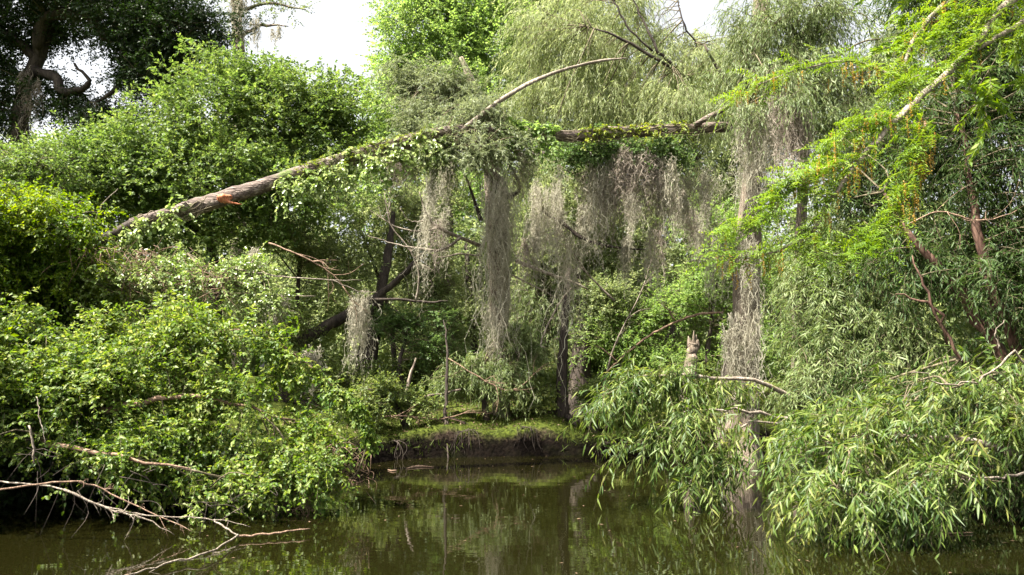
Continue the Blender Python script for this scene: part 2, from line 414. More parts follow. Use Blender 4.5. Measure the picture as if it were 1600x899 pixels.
o = N('ShaderNodeOutputMaterial'); Lk(p.outputs[0], o.inputs[0])
g = Geo(); g.add(np.stack([X.ravel(), Y.ravel(), Z.ravel()], 1), T)
o = g.build('ground', m, None, smooth=True); o['kind'] = 'structure'

m, nt, N, Lk = newmat('river water')
tc = N('ShaderNodeTexCoord'); mp = N('ShaderNodeMapping'); mp.inputs['Scale'].default_value = (.55, 1.6, 1); Lk(tc.outputs['Object'], mp.inputs[0])
n1 = N('ShaderNodeTexNoise'); n1.inputs['Scale'].default_value = 2.2; n1.inputs['Detail'].default_value = 3; Lk(mp.outputs[0], n1.inputs['Vector'])
b = N('ShaderNodeBump'); b.inputs['Strength'].default_value = .04; b.inputs['Distance'].default_value = .05; Lk(n1.outputs['Fac'], b.inputs['Height'])
p = N('ShaderNodeBsdfPrincipled'); p.inputs['Base Color'].default_value = (.0055, .0052, .0012, 1); p.inputs['Roughness'].default_value = .015
p.inputs['IOR'].default_value = 1.5; Lk(b.outputs[0], p.inputs['Normal'])
o = N('ShaderNodeOutputMaterial'); Lk(p.outputs[0], o.inputs[0])
g = Geo(); g.add([(-30, -40, 0), (40, -40, 0), (40, 40, 0), (-30, 40, 0)], [(0, 1, 2), (0, 2, 3)])
o = g.build('water', m, None); o['kind'] = 'structure'

# ------------------------------------------------------------------ plants: helper
def blob(px, py, d, rx, ry, rz):
    return (W(px, py, d), (rx, ry, rz))

def base_at(px, d, dx=0):
    p = W(px, 586, d); return np.array([p[0] + dx, d, gz(p[0] + dx, d)])

def plant(name, label, cat, base, blobs, n, sp, mat, trunk=None, limbs=(), bark='bark', tw='twig', group=None, tsides=9, flare=None, rough=.1, lwob=.02, **kw):
    base = np.asarray(base, float)
    t = thing(name, label, cat, base, group)
    src = []
    if trunk is not None:
        P, R = trunk
        P = np.vstack([base - np.array([0, 0, .15]), P])
        g = Geo(); tube(P, R, sides=tsides, sub=7, rough=rough, g=g, wob=.01, flare=flare)
        g.build('trunk', M[bark], t, smooth=True)
        src += list(smooth_path(P, R, 5)[0][3:])
    for P, R in limbs:
        g = Geo(); tube(P, R, sides=6, sub=5, rough=rough, g=g, wob=lwob)
        g.build('limb', M[bark], t, smooth=True)
        src += list(smooth_path(P, R, 9)[0][2:])
    if not src:
        src = [base + rng.normal(0, .2, 3) * np.array([1, 1, 0]) for _ in range(4)]
        for c, r in blobs:
            src += [np.asarray(c, float) * .75 + base * .25, np.asarray(c, float)]
    if blobs:
        crown(t, blobs, n, sp, M[mat], M[tw] if tw else None, src=src, **kw)
    return t

# ================================================================== NEAR LEFT
# big leafy shrub leaning over the water
bl = [blob(-120, 600, 10, 1.2, 1.2, 1.1)]
for _ in range(62):
    px = rng.uniform(-40, 545); top = np.interp(px, [0, 200, 330, 420, 470, 560], [505, 505, 470, 520, 610, 735]); bot = np.interp(px, [0, 150, 300, 430, 560], [670, 720, 765, 785, 770])
    py = rng.uniform(top, bot); k = (py - top) / (bot - top + 20)
    bl.append(blob(px, py, 10.9 - 1.1 * k + rng.uniform(-.3, .4) + px * .0014, rng.uniform(.25, .6), rng.uniform(.3, .6), rng.uniform(.14, .34)))
arm = smooth_path(WP((395, 520, 11.4), (455, 560, 11.2), (520, 605, 11.0), (560, 640, 10.9), (585, 695, 10.9)), [0] * 5, 14)[0]
ex_o = np.repeat(arm, 5, 0) + rng.normal(0, .035, (len(arm) * 5, 3)) * np.array([1, 1, .8])
ex_d = np.repeat(unit(np.gradient(arm, axis=0)), 5, 0) * .5 + rng.normal(0, .5, ex_o.shape)
ex_l = np.linspace(.26, .07, len(ex_o))
shrub = plant('shrub', 'wide bright green broad-leaved shrub leaning out over the dark water, black shade beneath it', 'shrub', (-7.6, 13.6, gz(-7.6, 13.6)), bl, 760, 'ovate', 'shrub',
      limbs=[(WP((30, 650, 13.6), (90, 640, 11.5), (170, 640, 10.6), (300, 620, 10.6), (460, 660, 10.9)), [.08, .06, .045, .03, .012]),
             (WP((30, 650, 13.6), (100, 600, 11.6), (250, 540, 11), (400, 520, 11.4), (520, 605, 11.0), (585, 695, 10.9)), [.06, .045, .03, .018, .01, .004]),
             (WP((30, 650, 13.6), (40, 680, 11.0), (120, 700, 9.9), (300, 735, 9.8)), [.07, .05, .03, .01])],
      bark='deadbrown', per=10, extra=(ex_o, ex_d, ex_l), inner=.4, back=.4, flow=(.45, -.35, -.15), spread=.3)
plant('shrub', 'tall leafy shrub rising at the left edge above a dark hollow', 'shrub', (-8.9, 13.6, gz(-8.9, 13.6)),
      [blob(30, 330, 12.5, 1.0, .9, .5), blob(100, 365, 12.6, .6, .7, .42), blob(-60, 380, 12.3, 1.0, 1, .8), blob(150, 420, 12.9, .6, .6, .35), blob(40, 410, 12.8, .9, .6, .35), blob(90,455,13.0,.9,.5,.35)],
      300, 'ovate', 'shrub2', limbs=[(WP((-90, 560, 12.6), (-20, 450, 12.6), (50, 370, 12.5), (120, 340, 12.6)), [.05, .04, .025, .01])], per=10, bark='bark')
plant('shrub', 'thin vine-tangled shrub with pale leaves growing under the low end of the leaning log', 'shrub', (-5.9, 14.4, gz(-5.9, 14.4)),
      [blob(160, 385, 13.3, .5, .5, .2), blob(270, 425, 13.2, .7, .5, .25), blob(330, 450, 13.2, .9, .6, .4), blob(400, 425, 13.4, .5, .5, .3), blob(200, 450, 13.2, .9, .7, .4), blob(430, 470, 13.3, .5, .5, .35)],
      170, 'ovate', 'vine', limbs=[(WP((215, 560, 13.9), (240, 450, 13.5), (300, 390, 13.4)), [.03, .02, .008])], per=7, size=.9)
# brown dead brush between the shrubs
def brush(label, spots, mat='deadbrown', n=40, L=.6, r=.006, group='dry brush tangles'):
    g = Geo()
    for (px, py, d, s) in spots:
        c = W(px, py, d)
        for _ in range(n):
            a = c + rng.normal(0, .3 * s, 3) * np.array([1, .7, .5]); v = unit(rng.normal(0, 1, 3) * np.array([1, .5, .8]) + np.array([.3, 0, -.3]))
            l = L * rng.uniform(.5, 1.3) * s
            tube([a, a + v * l * .5 + rng.normal(0, .07, 3), a + v * l + rng.normal(0, .12, 3) + np.array([0, 0, -.08])], [r, r * .8, r * .3], sides=3, sub=3, rough=.0, g=g)
    return tag(g.build('dead_brush', M[mat], None), label, 'dead brush', group)
brush('brown tangle of dry twigs below the low end of the leaning log', [(270, 440, 12.9, .9), (320, 440, 12.9, .8), (230, 425, 13.0, .7)], n=38)
brush('small reddish tangle of dry vines left of the leaning log', [(150, 395, 12.4, .6), (215, 400, 12.6, .6)], n=26)
brush('grey-brown bare twigs fringing the tip of the near left shrub', [(530, 705, 10.9, .5), (555, 745, 11.0, .4), (490, 790, 10.6, .4)], n=34, L=.4, r=.005)
brush('loose dry twigs under the near left shrub just above the water', [(200, 745, 9.3, .8), (330, 780, 9.4, .6), (90, 730, 9.2, .8)], mat='darkbark', n=12, L=.6, r=.005)

plant('shrub', 'almost black shrub added to stand for the shade in the hollow under the left bushes', 'shrub', (-9.0, 14.3, gz(-9.0, 14.3)),  # near-black leaf colour carries the shade of the hollow
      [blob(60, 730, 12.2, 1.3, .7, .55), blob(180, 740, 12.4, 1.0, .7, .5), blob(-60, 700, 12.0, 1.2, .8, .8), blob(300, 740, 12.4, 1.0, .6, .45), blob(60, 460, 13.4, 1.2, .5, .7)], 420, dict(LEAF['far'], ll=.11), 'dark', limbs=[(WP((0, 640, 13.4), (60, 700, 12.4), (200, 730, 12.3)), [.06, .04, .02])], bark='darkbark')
plant('shrub', 'heavy leafy shrub added out of view at the left to shade the bank and water', 'shrub', (-13.5, 11, gz(-13.5, 11)),  # added beyond the left edge to block sunlight on the bank
      [blob(-220, 640, 10, 1.4, 1.6, 1.5), blob(-420, 600, 9.5, 1.6, 1.8, 2.0), blob(-300, 420, 11, 2.0, 1.5, 1.6), blob(-140, 720, 9.6, .8, .9, .6), blob(-480, 380, 9, 2, 2, 2)], 520, dict(LEAF['small'], ll=.11, lw=.06), 'shrub2', limbs=[(WP((-500, 500, 10.5), (-300, 560, 10.4), (-180, 640, 10)), [.1, .07, .03])], bark='bark')
# dead branches lying at the water's edge, lower left
def branch(label, pts, R, mat='dead', twigs=0, tl=.3, name='dead_branch', group=None, sides=6):
    P = WP(*pts); t = thing(name, label, 'branch', P[0], group)
    g = Geo(); tube(P, R, sides=sides, sub=6, rough=.08, g=g, wob=.006); g.build('limb', M[mat], t, smooth=True)
    if twigs:
        Q, RR = smooth_path(P, np.asarray(R, float), 6)
        for _ in range(twigs):
            g = Geo()
            k = rng.integers(len(Q) // 4, len(Q) - 1); v = unit(unit(Q[k] - Q[k - 1]) + rng.normal(0, .55, 3)); l = tl * rng.uniform(.4, 1.2); r = RR[k] * .6
            mid = Q[k] + v * l * .5 + rng.normal(0, .06 * l, 3)
            e = mid + unit(v + rng.normal(0, .35, 3)) * l * .5
            tube([Q[k], mid, e], [r, r * .7, r * .25], sides=4, sub=3, rough=.0, g=g)
            for _ in range(2):
                e2 = mid + unit(v + rng.normal(0, .7, 3)) * l * .35
                tube([mid, (mid + e2) / 2 + rng.normal(0, .02, 3), e2], [r * .5, r * .4, r * .2], sides=3, sub=2, rough=.0, g=g)
            g.build('twig', M[mat], t)
    return t
G = 'dead branches trailing in the water'
branch('long pale dead branch arching from the lower left shrub to its tip in the water', [(0, 752, 9.0), (90, 762, 8.9), (160, 790, 8.9), (240, 806, 9.0), (320, 810, 9.1), (392, 823, 9.2)], [.010, .010, .008, .007, .006, .003], twigs=6, group=G)
branch('pale forked dead branch dipping into the water beside the long arching one', [(100, 765, 8.8), (170, 795, 8.9), (230, 812, 8.95), (272, 836, 8.98)], [.013, .011, .008, .004], twigs=5, group=G)
branch('dead branch reaching left from a floating joint near the left shrub, lying on the water', [(372, 836, 8.95), (330, 862, 8.1), (270, 878, 7.75), (180, 905, 7.1)], [.011, .010, .009, .005], twigs=3, tl=.5, group=G)
branch('short stick slanting down to the floating joint at the shrub edge', [(335, 812, 9.15), (352, 824, 9.05), (372, 838, 8.95)], [.010, .009, .007], group=G)
branch('straight pale stick floating off the left shrub', [(372, 838, 8.95), (430, 833, 9.1), (485, 826, 9.3)], [.012, .010, .006], mat='deadbrown', group=G)
branch('brown bare branch low under the left shrub in its black shade', [(0, 765, 8.7), (120, 752, 9.0), (200, 785, 9.1), (300, 830, 9.0)], [.012, .010, .008, .004], mat='deadbrown', twigs=6, group=G)
branch('thin upright grey stick poking through the left shrub', [(45, 665, 9.0), (52, 700, 9.0), (53, 725, 9.0)], [.010, .012, .010], name='bare_stick')
branch('slender pale stick hanging through the left shrub leaves', [(57, 620, 9.1), (63, 655, 9.0), (72, 695, 9.0)], [.006, .006, .004], name='bare_stick')

# ================================================================== THE LEANING LOG
LP = WP((205, 352, 13.4), (300, 326, 13.8), (400, 293, 14.2), (500, 262, 14.6), (600, 232, 15.0), (700, 208, 15.4), (790, 206, 15.8), (890, 213, 16.1), (1000, 205, 16.4), (1142, 198, 16.8))
LR = [.11, .14, .14, .14, .135, .13, .125, .12, .12, .11]
log = thing('fallen_tree', 'grey fallen tree trunk leaning across the creek, broken off flat at its right end', 'fallen tree', LP[0])
g = Geo(); tube(LP, LR, sides=14, sub=9, rough=.075, g=g, wob=.008); g.build('trunk', M['logbark'], log, smooth=True)
g = Geo(); tube(WP((1085, 196, 16.5), (1105, 184, 16.4), (1130, 172, 16.4), (1160, 150, 16.4)), [.07, .06, .05, .03], sides=7, g=g); g.build('limb', M['logbark'], log, smooth=True)
g = Geo(); tube(WP((720, 205, 15.4), (790, 152, 15.5), (860, 116, 15.6), (930, 97, 15.8), (978, 91, 16)), [.05, .045, .04, .03, .012], sides=6, g=g); g.build('limb', M['dead'], log, smooth=True)
sc = W(350, 311, 13.83)
g = Geo(); tube([sc + [-.12, 0, .02], sc, sc + [.14, 0, .04]], [.03, .075, .02], sides=8, g=g, rough=.35)
tube([sc + [.03, 0, 0], sc + [.1, 0, -.06], sc + [.3, .05, -.09]], [.05, .03, .008], sides=6, g=g)
s_ = g.build('broken_stub', M['scar'], log, smooth=True); s_['label'] = 'raw orange-red wood where a limb tore off'
g = Geo(); tube(WP((207, 352, 13.38), (150, 385, 13.2), (60, 440, 13.4)), [.10, .10, .12], sides=9, g=g); g.build('root_end', M['darkbark'], log, smooth=True)
logQ, logR = smooth_path(LP, LR, 30)

def creeper(label, seg, n, sp, mat, below=.5, L=.25, size=1.0, name='vine', cat='vine', reach=.25, group=None, side=.0, stems=14):
    """leafy growth lying over a stretch of the log"""
    a, b = int(seg[0] * (len(logQ) - 1)), int(seg[1] * (len(logQ) - 1))
    k = rng.integers(a, b, n); O = logQ[k].copy()
    th = rng.uniform(-.6, PI + .6, n) * 1.0
    r = logR[k]
    O[:, 1] -= np.abs(np.cos(th)) * r * 1.0; O[:, 2] += np.sin(th) * r * 1.05
    h = rng.uniform(0, 1, n) < below
    O[h, 2] -= rng.uniform(0, reach, h.sum()) + r[h]; O[h, 1] -= rng.uniform(0, .15, h.sum())
    D = rng.normal(0, .6, (n, 3)) + np.array([side, -.6, .1]); D[h, 2] -= .6; D[h] *= np.array([1, .6, 1])
    t = thing(name, label, cat, logQ[a], group)
    g = Geo(); tg = Geo(); sprays(g, tg, O, D, L * rng.uniform(.5, 1.3, n), LEAF[sp] if isinstance(sp, str) else sp, size=size)
    g.build('foliage', M[mat], t)
    for _ in range(stems + 16):
        i0 = rng.integers(a, b); i1 = min(len(logQ) - 1, i0 + rng.integers(6, 18))
        P = logQ[[i0, (i0 + i1) // 2, i1]].copy(); P[:, 1] -= logR[i0] * 1.05; P[:, 2] += rng.uniform(-.25, .12, 3)
        tube(P, [.008, .008, .005], sides=4, sub=4, rough=0, g=tg)
    tg.build('stems', M['twig'], t)
    return t
VP = dict(LEAF['ovate'], ll=.10, lw=.055, k=7, sl=.22)
creeper('pale green leafy vine draped along the left end of the log', (0.0, .12), 60, VP, 'vine', below=.75, reach=.12)
creeper('broad-leaved vine hanging from the underside of the log, right of the red scar', (.27, .56), 330, VP, 'vine', below=.93, reach=.42, side=.2)
creeper('yellow-green fern mat growing on top of the log left of its middle', (.30, .52), 130, dict(LEAF['cedar'], ll=.05, lw=.014, k=22, sl=.14), 'fern', below=.05, L=.14, name='fern_mat', cat='fern')
creeper('bright vine clump topping the log right of the foliage mass', (.66, .76), 150, VP, 'bright', below=.4, reach=.3)
creeper('pale shelf ferns along the front of the log near its broken end', (.80, .95), 150, VP, 'fern', below=.2, reach=.1, L=.15, size=.7, name='fern_mat', cat='fern')

# ================================================================== SPANISH MOSS
def moss_geo(g, top, half, length, n, wid=.011, spread_y=None, taper=.45, curl=1.0):
    """n hanging strands below TOP; half = half width at the top"""
    seg = 12
    nc = max(3, n // 14); cl = rng.integers(0, nc, n)
    cx = np.clip(rng.normal(0, .5, nc), -1, 1); cy = rng.normal(0, .5, nc); cz = rng.uniform(.5, 1.05, nc); ct = rng.uniform(-.12, .06, nc)
    u = cx[cl][:, None] + rng.normal(0, .13, (n, 1)); x = u * half
    y = (cy[cl][:, None] + rng.normal(0, .15, (n, 1))) * (spread_y or half * .7)
    ln = length * cz[cl][:, None] * (1 - .6 * np.abs(u.clip(-1, 1)) ** 1.4) * rng.uniform(.25, 1.0, (n, 1)) ** .7
    z0 = rng.uniform(-.6, .16, (n, 1)) * length * rng.uniform(0, 1, (n, 1)) ** 1.5
    z0 += ct[cl][:, None] * length + np.sqrt(np.clip(1 - u ** 2, 0, 1)) * half * .35
    t = np.linspace(0, 1, seg + 1)[None]
    st = np.cumsum(rng.normal(0, .04 * curl, (n, seg + 1)), 1); st2 = np.cumsum(rng.normal(0, .04 * curl, (n, seg + 1)), 1)
    px = x * (1 - taper * t) + st * (.5 + ln) * .7; py = y * (1 - taper * t) + st2 * (.5 + ln) * .7
    pz = z0 - ln * t + rng.normal(0, .012, (n, seg + 1))
    P = np.stack([px, py, pz], -1) + np.asarray(top)
    ang = rng.uniform(0, PI, (n, 1)) + t * rng.normal(0, 3, (n, 1))
    wv = np.stack([np.cos(ang), np.sin(ang), np.zeros_like(ang)], -1) * (wid * (1 - .6 * t) * rng.uniform(.6, 1.4, (n, 1)))[..., None] * .5
    V = np.stack([P - wv, P + wv], 2).reshape(-1, 3)
    s = np.arange(seg) * 2
    T = np.concatenate([np.stack([s, s + 1, s + 3], 1), np.stack([s, s + 3, s + 2], 1)])
    T = (T[None] + (np.arange(n) * (seg + 1) * 2)[:, None, None]).reshape(-1, 3)
    g.add(V, T)
    # short side curls
    m = n * 12; a = rng.integers(0, n, m); b = rng.integers(0, seg, m); B = P[a, b]
    A = unit(rng.normal(0, 1, (m, 3)) + np.array([0, 0, -.8]))
    V, T = leaf_geo(B, A, rng.normal(0, 1, (m, 3)), rng.uniform(.04, .12, m), np.full(m, wid * 1.1), 'far'); g.add(V, T)

def moss(label, px, py, d, wpx, hpx, n=90, mat='moss', wid=.011, curl=1.0, taper=.45):
    top = W(px, py, d); g = Geo(); s = d / F
    moss_geo(g, top, wpx * s * .5, hpx * s, n, wid, taper=taper, curl=curl)
    return tag(g.build('spanish_moss', M[mat], None), label, 'spanish moss', 'spanish moss hanging over the creek')

# ================================================================== CYPRESS TRUNKS
t = thing('cypress_tree', 'fibrous grey cypress trunk under the middle of the log, topped with moss-hung grey-green foliage', 'tree', base_at(778, 19.6))
b0 = base_at(782, 19.6)
CT = np.vstack([b0 - [0, 0, .2], WP((783, 600, 19.6), (782, 520, 19.5), (779, 420, 19.4), (776, 330, 19.3), (774, 290, 19.2), (765, 230, 18.6), (745, 150, 18.2), (720, 90, 18.2))])
g = Geo(); tube(CT, [.20, .18, .20, .26, .30, .26, .18, .12, .05], sides=20, sub=8, rough=.07, g=g, wob=.006, flare=(.3, .4)); g.build('trunk', M['cyp_bark'], t, smooth=True)
for P, R in [(WP((752, 345, 19.2), (740, 310, 19), (728, 275, 18.6)), [.06, .04, .02]), (WP((790, 310, 19.1), (812, 296, 18.8), (800, 262, 18.4)), [.07, .04, .02]),
             (WP((770, 240, 18.6), (700, 200, 18.2), (660, 150, 18)), [.09, .06, .02]), (WP((770, 250, 18.6), (850, 240, 18.2), (960, 235, 17.6), (1040, 240, 17.4)), [.09, .06, .04, .015])]:
    g = Geo(); tube(P, R, sides=6, g=g); g.build('limb', M['darkbark'], t, smooth=True)
crown(t, [blob(700, 150, 17.8, .9, .8, .6), blob(660, 190, 17.4, .7, .6, .5), blob(740, 190, 16.0, .9, .6, .45), blob(690, 225, 15.4, .7, .4, .3), blob(800, 225, 15.7, .6, .4, .28), blob(745, 235, 15.2, .7, .3, .22), blob(640, 130, 18, .5, .5, .4)],
      250, dict(LEAF['cedar'], sl=.45, k=26, ll=.075, lw=.017, ld=.5), M['cedar'], M['twig'], per=11, src=CT[4:], size=1.2, spread=.4, r_b=.02, inner=.1, hang=.2)
g = Geo()
crown(t, [blob(960, 235, 16.9, 1.5, .6, .28), blob(1030, 245, 16.9, .8, .5, .25), blob(900, 240, 16.8, .7, .5, .25)], 120, 'small', M['deep'], M['twig'], per=9, src=WP((850, 240, 18.2), (960, 235, 17.6), (1040, 240, 17.4)), name='crown')

b0 = base_at(1152, 17.6)
b0[2] = max(b0[2], 0) - .3
t = thing('cypress_tree', 'stout grey cypress trunk standing at the water between the willows', 'tree', b0)
P = np.vstack([b0, WP((1152, 660, 17.6), (1160, 560, 17.6), (1166, 460, 17.6), (1170, 360, 17.5), (1178, 250, 17.4), (1185, 120, 17.3), (1190, 0, 17.2), (1195, -80, 17.2))])
g = Geo(); tube(P, [.46, .40, .35, .29, .25, .22, .2, .17, .14], sides=20, sub=8, rough=.07, g=g, flare=(.35, .8)); g.build('trunk', M['cyp_bark'], t, smooth=True)
for P_, R in [(WP((1180, 240, 17.4), (1225, 160, 17), (1290, 110, 16.6)), [.09, .06, .03]), (WP((1182, 180, 17.4), (1130, 120, 17.2), (1100, 70, 17)), [.07, .05, .02])]:
    g = Geo(); tube(P_, R, sides=6, g=g); g.build('limb', M['bark'], t, smooth=True)

def trunk_tree(label, px, pts, R, mat='cyp_bark', flare=(.6, .5), d=20, name='tree_trunk', sides=12, group=None):
    b = base_at(px, d); t = thing(name, label, 'tree trunk', b, group)
    g = Geo(); tube(np.vstack([b - [0, 0, .15], WP(*pts)]), R, sides=sides, sub=7, rough=.1, g=g, wob=.01, flare=flare)
    g.build('trunk', M[mat], t, smooth=True)
    g = Geo()
    for _ in range(5):
        a = rng.uniform(0, 2 * PI); l = rng.uniform(.5, 1.0)
        q0 = b + np.array([0, 0, .12]); q2 = b + np.array([math.cos(a) * l, math.sin(a) * l, 0]); q2[2] = gz(q2[0], q2[1]) - .03
        q1 = (q0 + q2) / 2; q1[2] += .03
        tube([q0, q1, q2], [R[0] * .6, R[0] * .4, .02], sides=6, sub=4, g=g)
    g.build('root_flare', M[mat], t, smooth=True)
    return t
trunk_tree('slim brown trunk standing alone on the mossy bank, reflected in the water', 878, [(878, 600, 19.4), (880, 540, 19.4), (884, 480, 19.6), (888, 420, 20.0)], [.13, .115, .11, .10, .05], 'darkbark', d=19.4, name='slim_tree')
trunk_tree('thin dark trunk at the water edge left of the mossy bank', 696, [(697, 620, 18.4), (699, 560, 18.6), (694, 500, 19)], [.045, .04, .03, .01], 'darkbark', d=18.3, flare=(.2, .3), name='slim_tree')
trunk_tree('dark leaning trunk behind the small hanging moss in the shaded left hollow', 575, [(575, 560, 21), (590, 480, 21.2), (606, 400, 21.6), (615, 330, 22)], [.30, .24, .17, .11, .06], 'darkbark', d=20.8, name='leaning_tree')
trunk_tree('thick dark leaning limb-like trunk crossing behind the left hollow', 440, [(470, 540, 20.0), (530, 500, 20.4), (600, 455, 20.8), (660, 400, 21)], [.2, .17, .13, .10, .05], 'darkbark', d=20, name='leaning_tree')
SN = trunk_tree('short broken pale snag beside the stout cypress', 1080, [(1078, 600, 19.6), (1080, 560, 19.6), (1083, 535, 19.6)], [.2, .17, .15, .13], 'cyp_bark', d=19.6, name='snag')
for (dx, h_) in ((-.09, .2), (.02, .34), (.1, .12), (.07, .24)):
    q = W(1083, 538, 19.6 + rng.uniform(-.05, .05)) + [dx, 0, 0]; g = Geo(); tube([q - [0, 0, .1], q + [0, 0, h_ * .5], q + [dx * .3, 0, h_]], [.055, .04, .004], sides=5, sub=2, g=g, rough=.2)
    sp_ = g.build('splinter', M['cyp_bark'], SN)
trunk_tree('brown trunk half hidden in shade behind the slim reddish one', 905, [(905, 610, 22), (910, 520, 22.2), (900, 420, 22.5)], [.4, .3, .22, .12], 'darkbark', d=22, name='bare_tree')
trunk_tree('narrow dark trunk rising behind the green understory clump', 745, [(742, 560, 23), (735, 480, 23), (728, 380, 23)], [.14, .12, .1, .06], 'darkbark', d=23, name='bare_tree')

# ================================================================== BACKGROUND TREES
def btree(label, px, d, blobs, n, sp, mat, trunk_pts, R, limbs=(), bark='bark', name='tree', **kw):
    return plant(name, label, 'tree', base_at(px, d), blobs, n, sp, mat, trunk=(WP(*trunk_pts), R), limbs=limbs, bark=bark, group='trees along the far bank', **kw)

btree('rounded yellow-green tree rising behind the left part of the log', 330, 20,
      [blob(350, 170, 20, 2.1, 2.0, 1.25), blob(230, 240, 19.5, 1.8, 1.6, .9), blob(130, 265, 19.2, 1.4, 1.3, .7), blob(440, 180, 20.5, 1.8, 1.6, 1.2), blob(530, 170, 20.8, 1.1, 1.2, 1.1), blob(320, 270, 19, 2.6, 1.6, 1.1), blob(500, 230, 20.5, 1.4, 1.4, 1.3), blob(160, 290, 18.8, 1.8, 1.3, .9),
       blob(400, 130, 21, 1.4, 1.2, .7), blob(430, 320, 19.5, 1.6, 1.2, .9), blob(260,360,19,2.2,1.2,.9)],
      1250, 'small', 'yellow', [(335, 480, 20), (330, 360, 20), (325, 220, 20.2)], [.2, .17, .13, .06],
      limbs=[(WP((332, 380, 20), (230, 300, 19.6), (170, 250, 19.4)), [.1, .06, .02]), (WP((330, 340, 20), (420, 250, 20.2), (480, 190, 20.5)), [.1, .06, .02])], size=1.3, bark='darkbark', per=9, spread=.35)
btree('low yellowish tree at the left edge below the twisted dark oak', 40, 17.5,
      [blob(40, 260, 17.5, 1.5, 1.2, .5), blob(110, 250, 17.8, 1.2, 1, .5), blob(-40, 300, 17.2, 1.6, 1.2, .8), blob(80, 310, 17.2, 1.2, 1, .5), blob(-60, 400, 17, 1.5, 1, 1)],
      240, 'small', 'yellow', [(40, 420, 17.5), (45, 330, 17.5), (50, 260, 17.5)], [.14, .11, .08, .04], bark='darkbark')
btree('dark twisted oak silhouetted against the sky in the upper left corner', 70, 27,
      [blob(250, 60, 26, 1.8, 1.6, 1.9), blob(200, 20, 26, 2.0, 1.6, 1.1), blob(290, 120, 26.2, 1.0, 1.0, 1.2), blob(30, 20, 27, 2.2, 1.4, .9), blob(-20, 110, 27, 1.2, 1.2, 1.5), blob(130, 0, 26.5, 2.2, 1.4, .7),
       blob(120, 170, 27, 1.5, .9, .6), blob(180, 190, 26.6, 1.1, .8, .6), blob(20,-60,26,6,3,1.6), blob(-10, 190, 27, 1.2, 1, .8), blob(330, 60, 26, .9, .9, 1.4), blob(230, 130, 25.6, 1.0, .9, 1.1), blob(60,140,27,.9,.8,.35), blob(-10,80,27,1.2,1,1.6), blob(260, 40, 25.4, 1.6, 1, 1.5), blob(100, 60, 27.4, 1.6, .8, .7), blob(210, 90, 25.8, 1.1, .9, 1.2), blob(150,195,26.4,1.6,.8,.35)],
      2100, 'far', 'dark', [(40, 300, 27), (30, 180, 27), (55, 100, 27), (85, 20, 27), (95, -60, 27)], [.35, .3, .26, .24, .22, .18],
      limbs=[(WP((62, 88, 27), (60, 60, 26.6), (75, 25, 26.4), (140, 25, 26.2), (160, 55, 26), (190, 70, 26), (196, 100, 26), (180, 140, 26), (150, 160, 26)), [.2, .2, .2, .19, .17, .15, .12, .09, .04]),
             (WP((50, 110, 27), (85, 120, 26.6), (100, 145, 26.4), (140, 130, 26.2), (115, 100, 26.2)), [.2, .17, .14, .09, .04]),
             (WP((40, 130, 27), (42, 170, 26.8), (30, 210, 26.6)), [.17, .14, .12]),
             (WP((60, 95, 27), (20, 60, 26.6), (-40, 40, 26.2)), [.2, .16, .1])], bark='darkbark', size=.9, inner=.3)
btree('tall thin moss-hung tree against the white sky, right of the dark oak', 375, 31,
      [blob(400, 10, 31, 1.3, 1, .9), blob(350, -20, 31, 1.6, 1.2, 1.2), blob(455, 15, 31, .8, .6, .35), blob(370, 60, 31, .7, .7, .7)],
      70, 'far', 'mid', [(372, 300, 31), (374, 120, 31), (370, 30, 31), (368, -60, 31)], [.3, .28, .25, .22, .18],
      limbs=[(WP((372, 60, 31), (410, 40, 30.8), (450, 42, 30.6)), [.09, .06, .02]), (WP((372, 20, 31), (420, 5, 30.8), (480, 15, 30.6)), [.09, .06, .02])], bark='cyp_bark', per=6, size=.8)
btree('fresh green broad-leaved tree in the top middle beside the gap of sky', 700, 26,
      [blob(700, 60, 26, 2.4, 1.8, 1.6), blob(640, 40, 25.5, 1.3, 1.2, 1.6), blob(770, 50, 26, 1.6, 1.5, 1.8), blob(620, 110, 25.5, .9, .9, .8), blob(700, 150, 25.6, 2.2, 1.5, 1.2), blob(600, 180, 25, 1.0, 1.0, .9),
       blob(760, 170, 25.8, 1.6, 1.3, 1.3), blob(700, -30, 26, 2.2, 1.6, 1.2), blob(610, 240, 25, 1.5, 1.2, 1.2), blob(540,290,24.5,1.4,1.2,1.2)],
      900, 'far', 'bright', [(700, 450, 26), (700, 300, 26), (705, 150, 26), (700, 20, 26)], [.25, .22, .18, .13, .06], bark='bark', size=.95)
